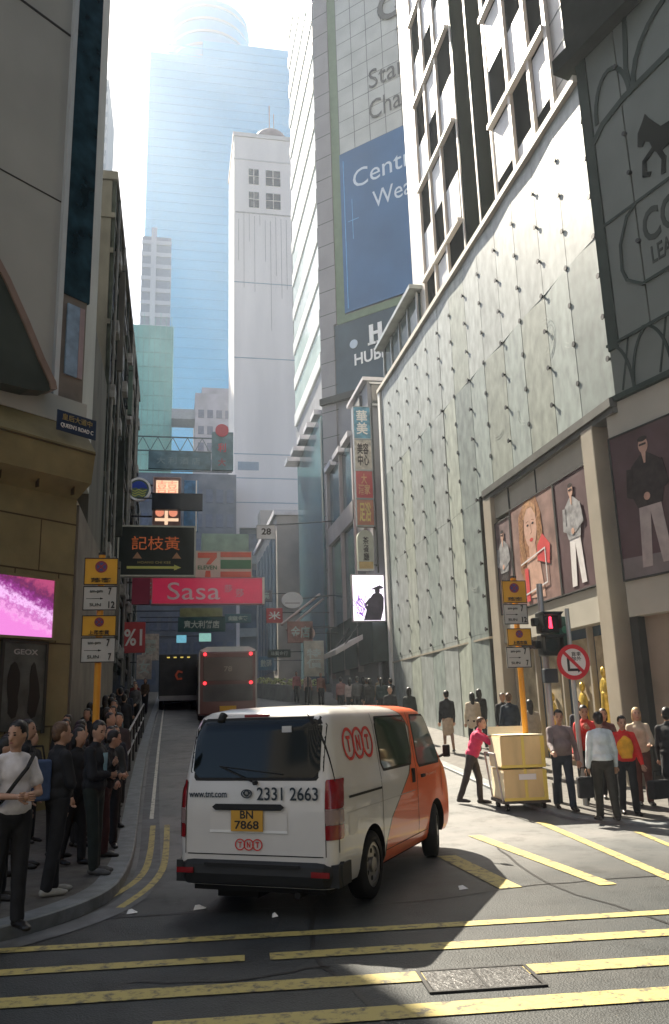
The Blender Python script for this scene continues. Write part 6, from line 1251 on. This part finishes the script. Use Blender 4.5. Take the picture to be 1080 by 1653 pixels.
# right hand pedestrians
person('man in grey pullover and jeans walking beside the crates', 6.95, 14.55, 190, 1.72, (.20, .165, .165), (.02, .03, .045), kind='shirt', det=2, arms=((-5, 16, 14, 0), (30, 10, 35, 0)), hy=10, hp=12, legs=((12, 4), (-10, 12)), build_=1.18, sk=skin)
person('man in pale blue shirt and dark trousers seen from behind', 7.05, 13.25, 8, 1.70, (.60, .68, .72), (.035, .035, .03), kind='shirt', det=2, arms=((-4, 12, 14, 0), (0, 12, 18, 0)), legs=((8, 4), (-10, 6)), build_=1.1, hp=5)
bag('black carrier bag held by the man in the pale blue shirt', 6.72, 13.3, .42, blk_, .26, .34, .12, 0)
person('woman in bright red jacket with a yellow front, walking', 7.78, 13.8, 195, 1.62, (.62, .03, .025), (.016, .02, .025), kind='jacket', det=2, arms=((8, 14, 20, 0), (-6, 14, 20, 0)), hp=12, legs=((8, 6), (-8, 8)), build_=1.05)
o_ = [q for q in C.objects if q.get('label', '').startswith('woman in bright red')][0]
b = MB(); b.ell((0, .075, 1.17), (.15, .1, .22)); b.box(-.1, .1, .08, .16, .98, 1.3); link('yellow_front', blob(b, .015), cloth((.75, .38, .03)), o_)
person('man in red jacket standing behind the woman with the yellow front', 7.7, 15.0, 215, 1.74, (.5, .035, .03), blk_, det=1, arms=((40, 10, 90, 20), (10, 10, 20, 0)), hy=-20, hp=10)
person('person in black coat at the right edge, seen from behind', 8.55, 13.6, 40, 1.74, blk_, blk_, kind='coat', det=2, coatlen=.25, arms=((10, 10, 20, 0), (10, 10, 30, 0)), legs=((8, 4), (-8, 8)))
person('fair haired person in cream top beside the black coat at the right edge', 8.55, 14.6, 200, 1.7, (.5, .42, .3), (.10, .04, .03), det=1, hairm=hairbl, sk=skin2, hair='long', arms=((20, 10, 60, 20), (5, 8, 10, 0)))
bag('dark bag carried low at the right edge of the pavement', 8.05, 13.3, .35, blk_, .4, .3, .16, 20)
person('woman in magenta jacket leaning to push the crate cart', 5.72, 15.9, 120, 1.62, (.55, .03, .11), (.035, .03, .03), det=2, arms=((55, 8, 25, 0), (60, 10, 20, 0)), lean=20, hp=-4, hy=20, legs=((14, 14), (-16, 6)), hairm=hairbr)
person('man in navy coat walking away past the corner column', 8.35, 20.2, 25, 1.74, (.016, .03, .05), (.03, .035, .05), kind='coat', det=1, hairm=hairbr, arms=((-10, 10, 10, 0), (12, 10, 15, 0)), legs=((14, 4), (-12, 12)))
skirt_col[0] = (.42, .33, .24)
person('person in black jacket and beige skirt walking away before the glass store', 7.7, 23.2, 5, 1.68, blk_, (.3, .2, .15), det=1, skirt=.32, hair='short', legs=((10, 4), (-8, 8)))
person('long haired woman in cream coat and black leggings, seen from behind', 8.4, 23.0, 10, 1.62, (.55, .47, .36), blk_, kind='coat', det=1, coatlen=.12, hair='long', legs=((12, 4), (-12, 8)))
person('woman in black coat right of the cream coat', 8.95, 23.9, 5, 1.66, blk_, blk_, kind='coat', det=1, coatlen=.3, hair='long', legs=((8, 4), (-8, 8)))
r1, *_ = person('person in black with pale shirt just past the van roof', 6.9, 26.5, 190, 1.68, blk_, blk_, det=0)
r2, *_ = person('person in dark jacket, right of two just past the van roof', 7.45, 26.2, 30, 1.66, (.02, .025, .03), blk_, det=0, hair='long', legs=((12, 4), (-10, 8)))
cl = ['far person in black near the white corner pier', 'far person in dark teal in the queue beyond the van', 'far fair haired person in the queue beyond the van', 'far person in charcoal in the queue beyond the van', 'far person in grey coat in the queue beyond the van', 'far person in navy at the back of the queue', 'far person in pinkish coat left of the queue', 'far person in pale top at the left end of the queue', 'far person in black in the middle of the queue']
cp = [(8.95, 34.2), (8.45, 33.8), (8.75, 35.3), (7.9, 33.6), (7.6, 34.6), (8.1, 35.6), (7.3, 36.6), (7.35, 34.9), (8.0, 34.5)]
cc = [blk_, (.02, .04, .04), (.25, .2, .13), (.03, .03, .03), (.12, .12, .12), nav, (.4, .22, .2), (.5, .42, .4), blk_]
for k in range(9): place_copy((r1, r2)[k % 2], cp[k][0], cp[k][1], random.choice([0, 20, 180, 200, -20]), .97+.06*random.random(), cc[k], cl[k], 'people queueing on the far right pavement', .08)
for k, (x, y, c_, lb) in enumerate(((6.9, 47.5, (.4, .15, .15), 'distant person in dull red by the planter'), (7.3, 46, (.5, .35, .28), 'distant person in peach by the planter'), (7.7, 44, (.3, .14, .1), 'distant person in rust jacket near the upright board'))): place_copy((r1, r2)[k % 2], x, y, 180, 1., c_, lb, 'distant people beyond the planter', .08)

for k, (x, y, hd_, c_, lb) in enumerate(((9.0, 13.1, 170, blk_, 'dark clothed person cut off by the right edge'), (8.25, 15.3, 200, (.08, .03, .03), 'person in dark maroon behind the fair haired one'), (8.9, 17.6, 185, (.05, .05, .06), 'person in dark grey by the pale corner column'), (8.2, 18.6, 10, (.3, .26, .2), 'person in beige walking away behind the signal poles'), (8.75, 21.6, 190, blk_, 'person in black coming along the shop windows'))):
    place_copy(base_p[k % 5], x, y, hd_, .97, c_, lb, 'people walking on the right pavement', .06)

# ================================================================ air
hz = MB(); hz.box(-300, 300, -40, 460, -2, 300); ho = hz.build('haze', None); ho.data.materials.clear(); tag(ho, kind='stuff')
hm_ = bpy.data.materials.new('haze'); hm_.use_nodes = True; n = hm_.node_tree; n.nodes.clear(); out = n.nodes.new('ShaderNodeOutputMaterial'); pv = n.nodes.new('ShaderNodeVolumePrincipled')
pv.inputs['Color'].default_value = (.82, .91, 1.0, 1); pv.inputs['Density'].default_value = 0.0007; pv.inputs['Anisotropy'].default_value = .35; n.links.new(pv.outputs[0], out.inputs['Volume']); ho.data.materials.append(hm_)
hm_.cycles.homogeneous_volume = True if hasattr(hm_, 'cycles') and hasattr(hm_.cycles, 'homogeneous_volume') else True
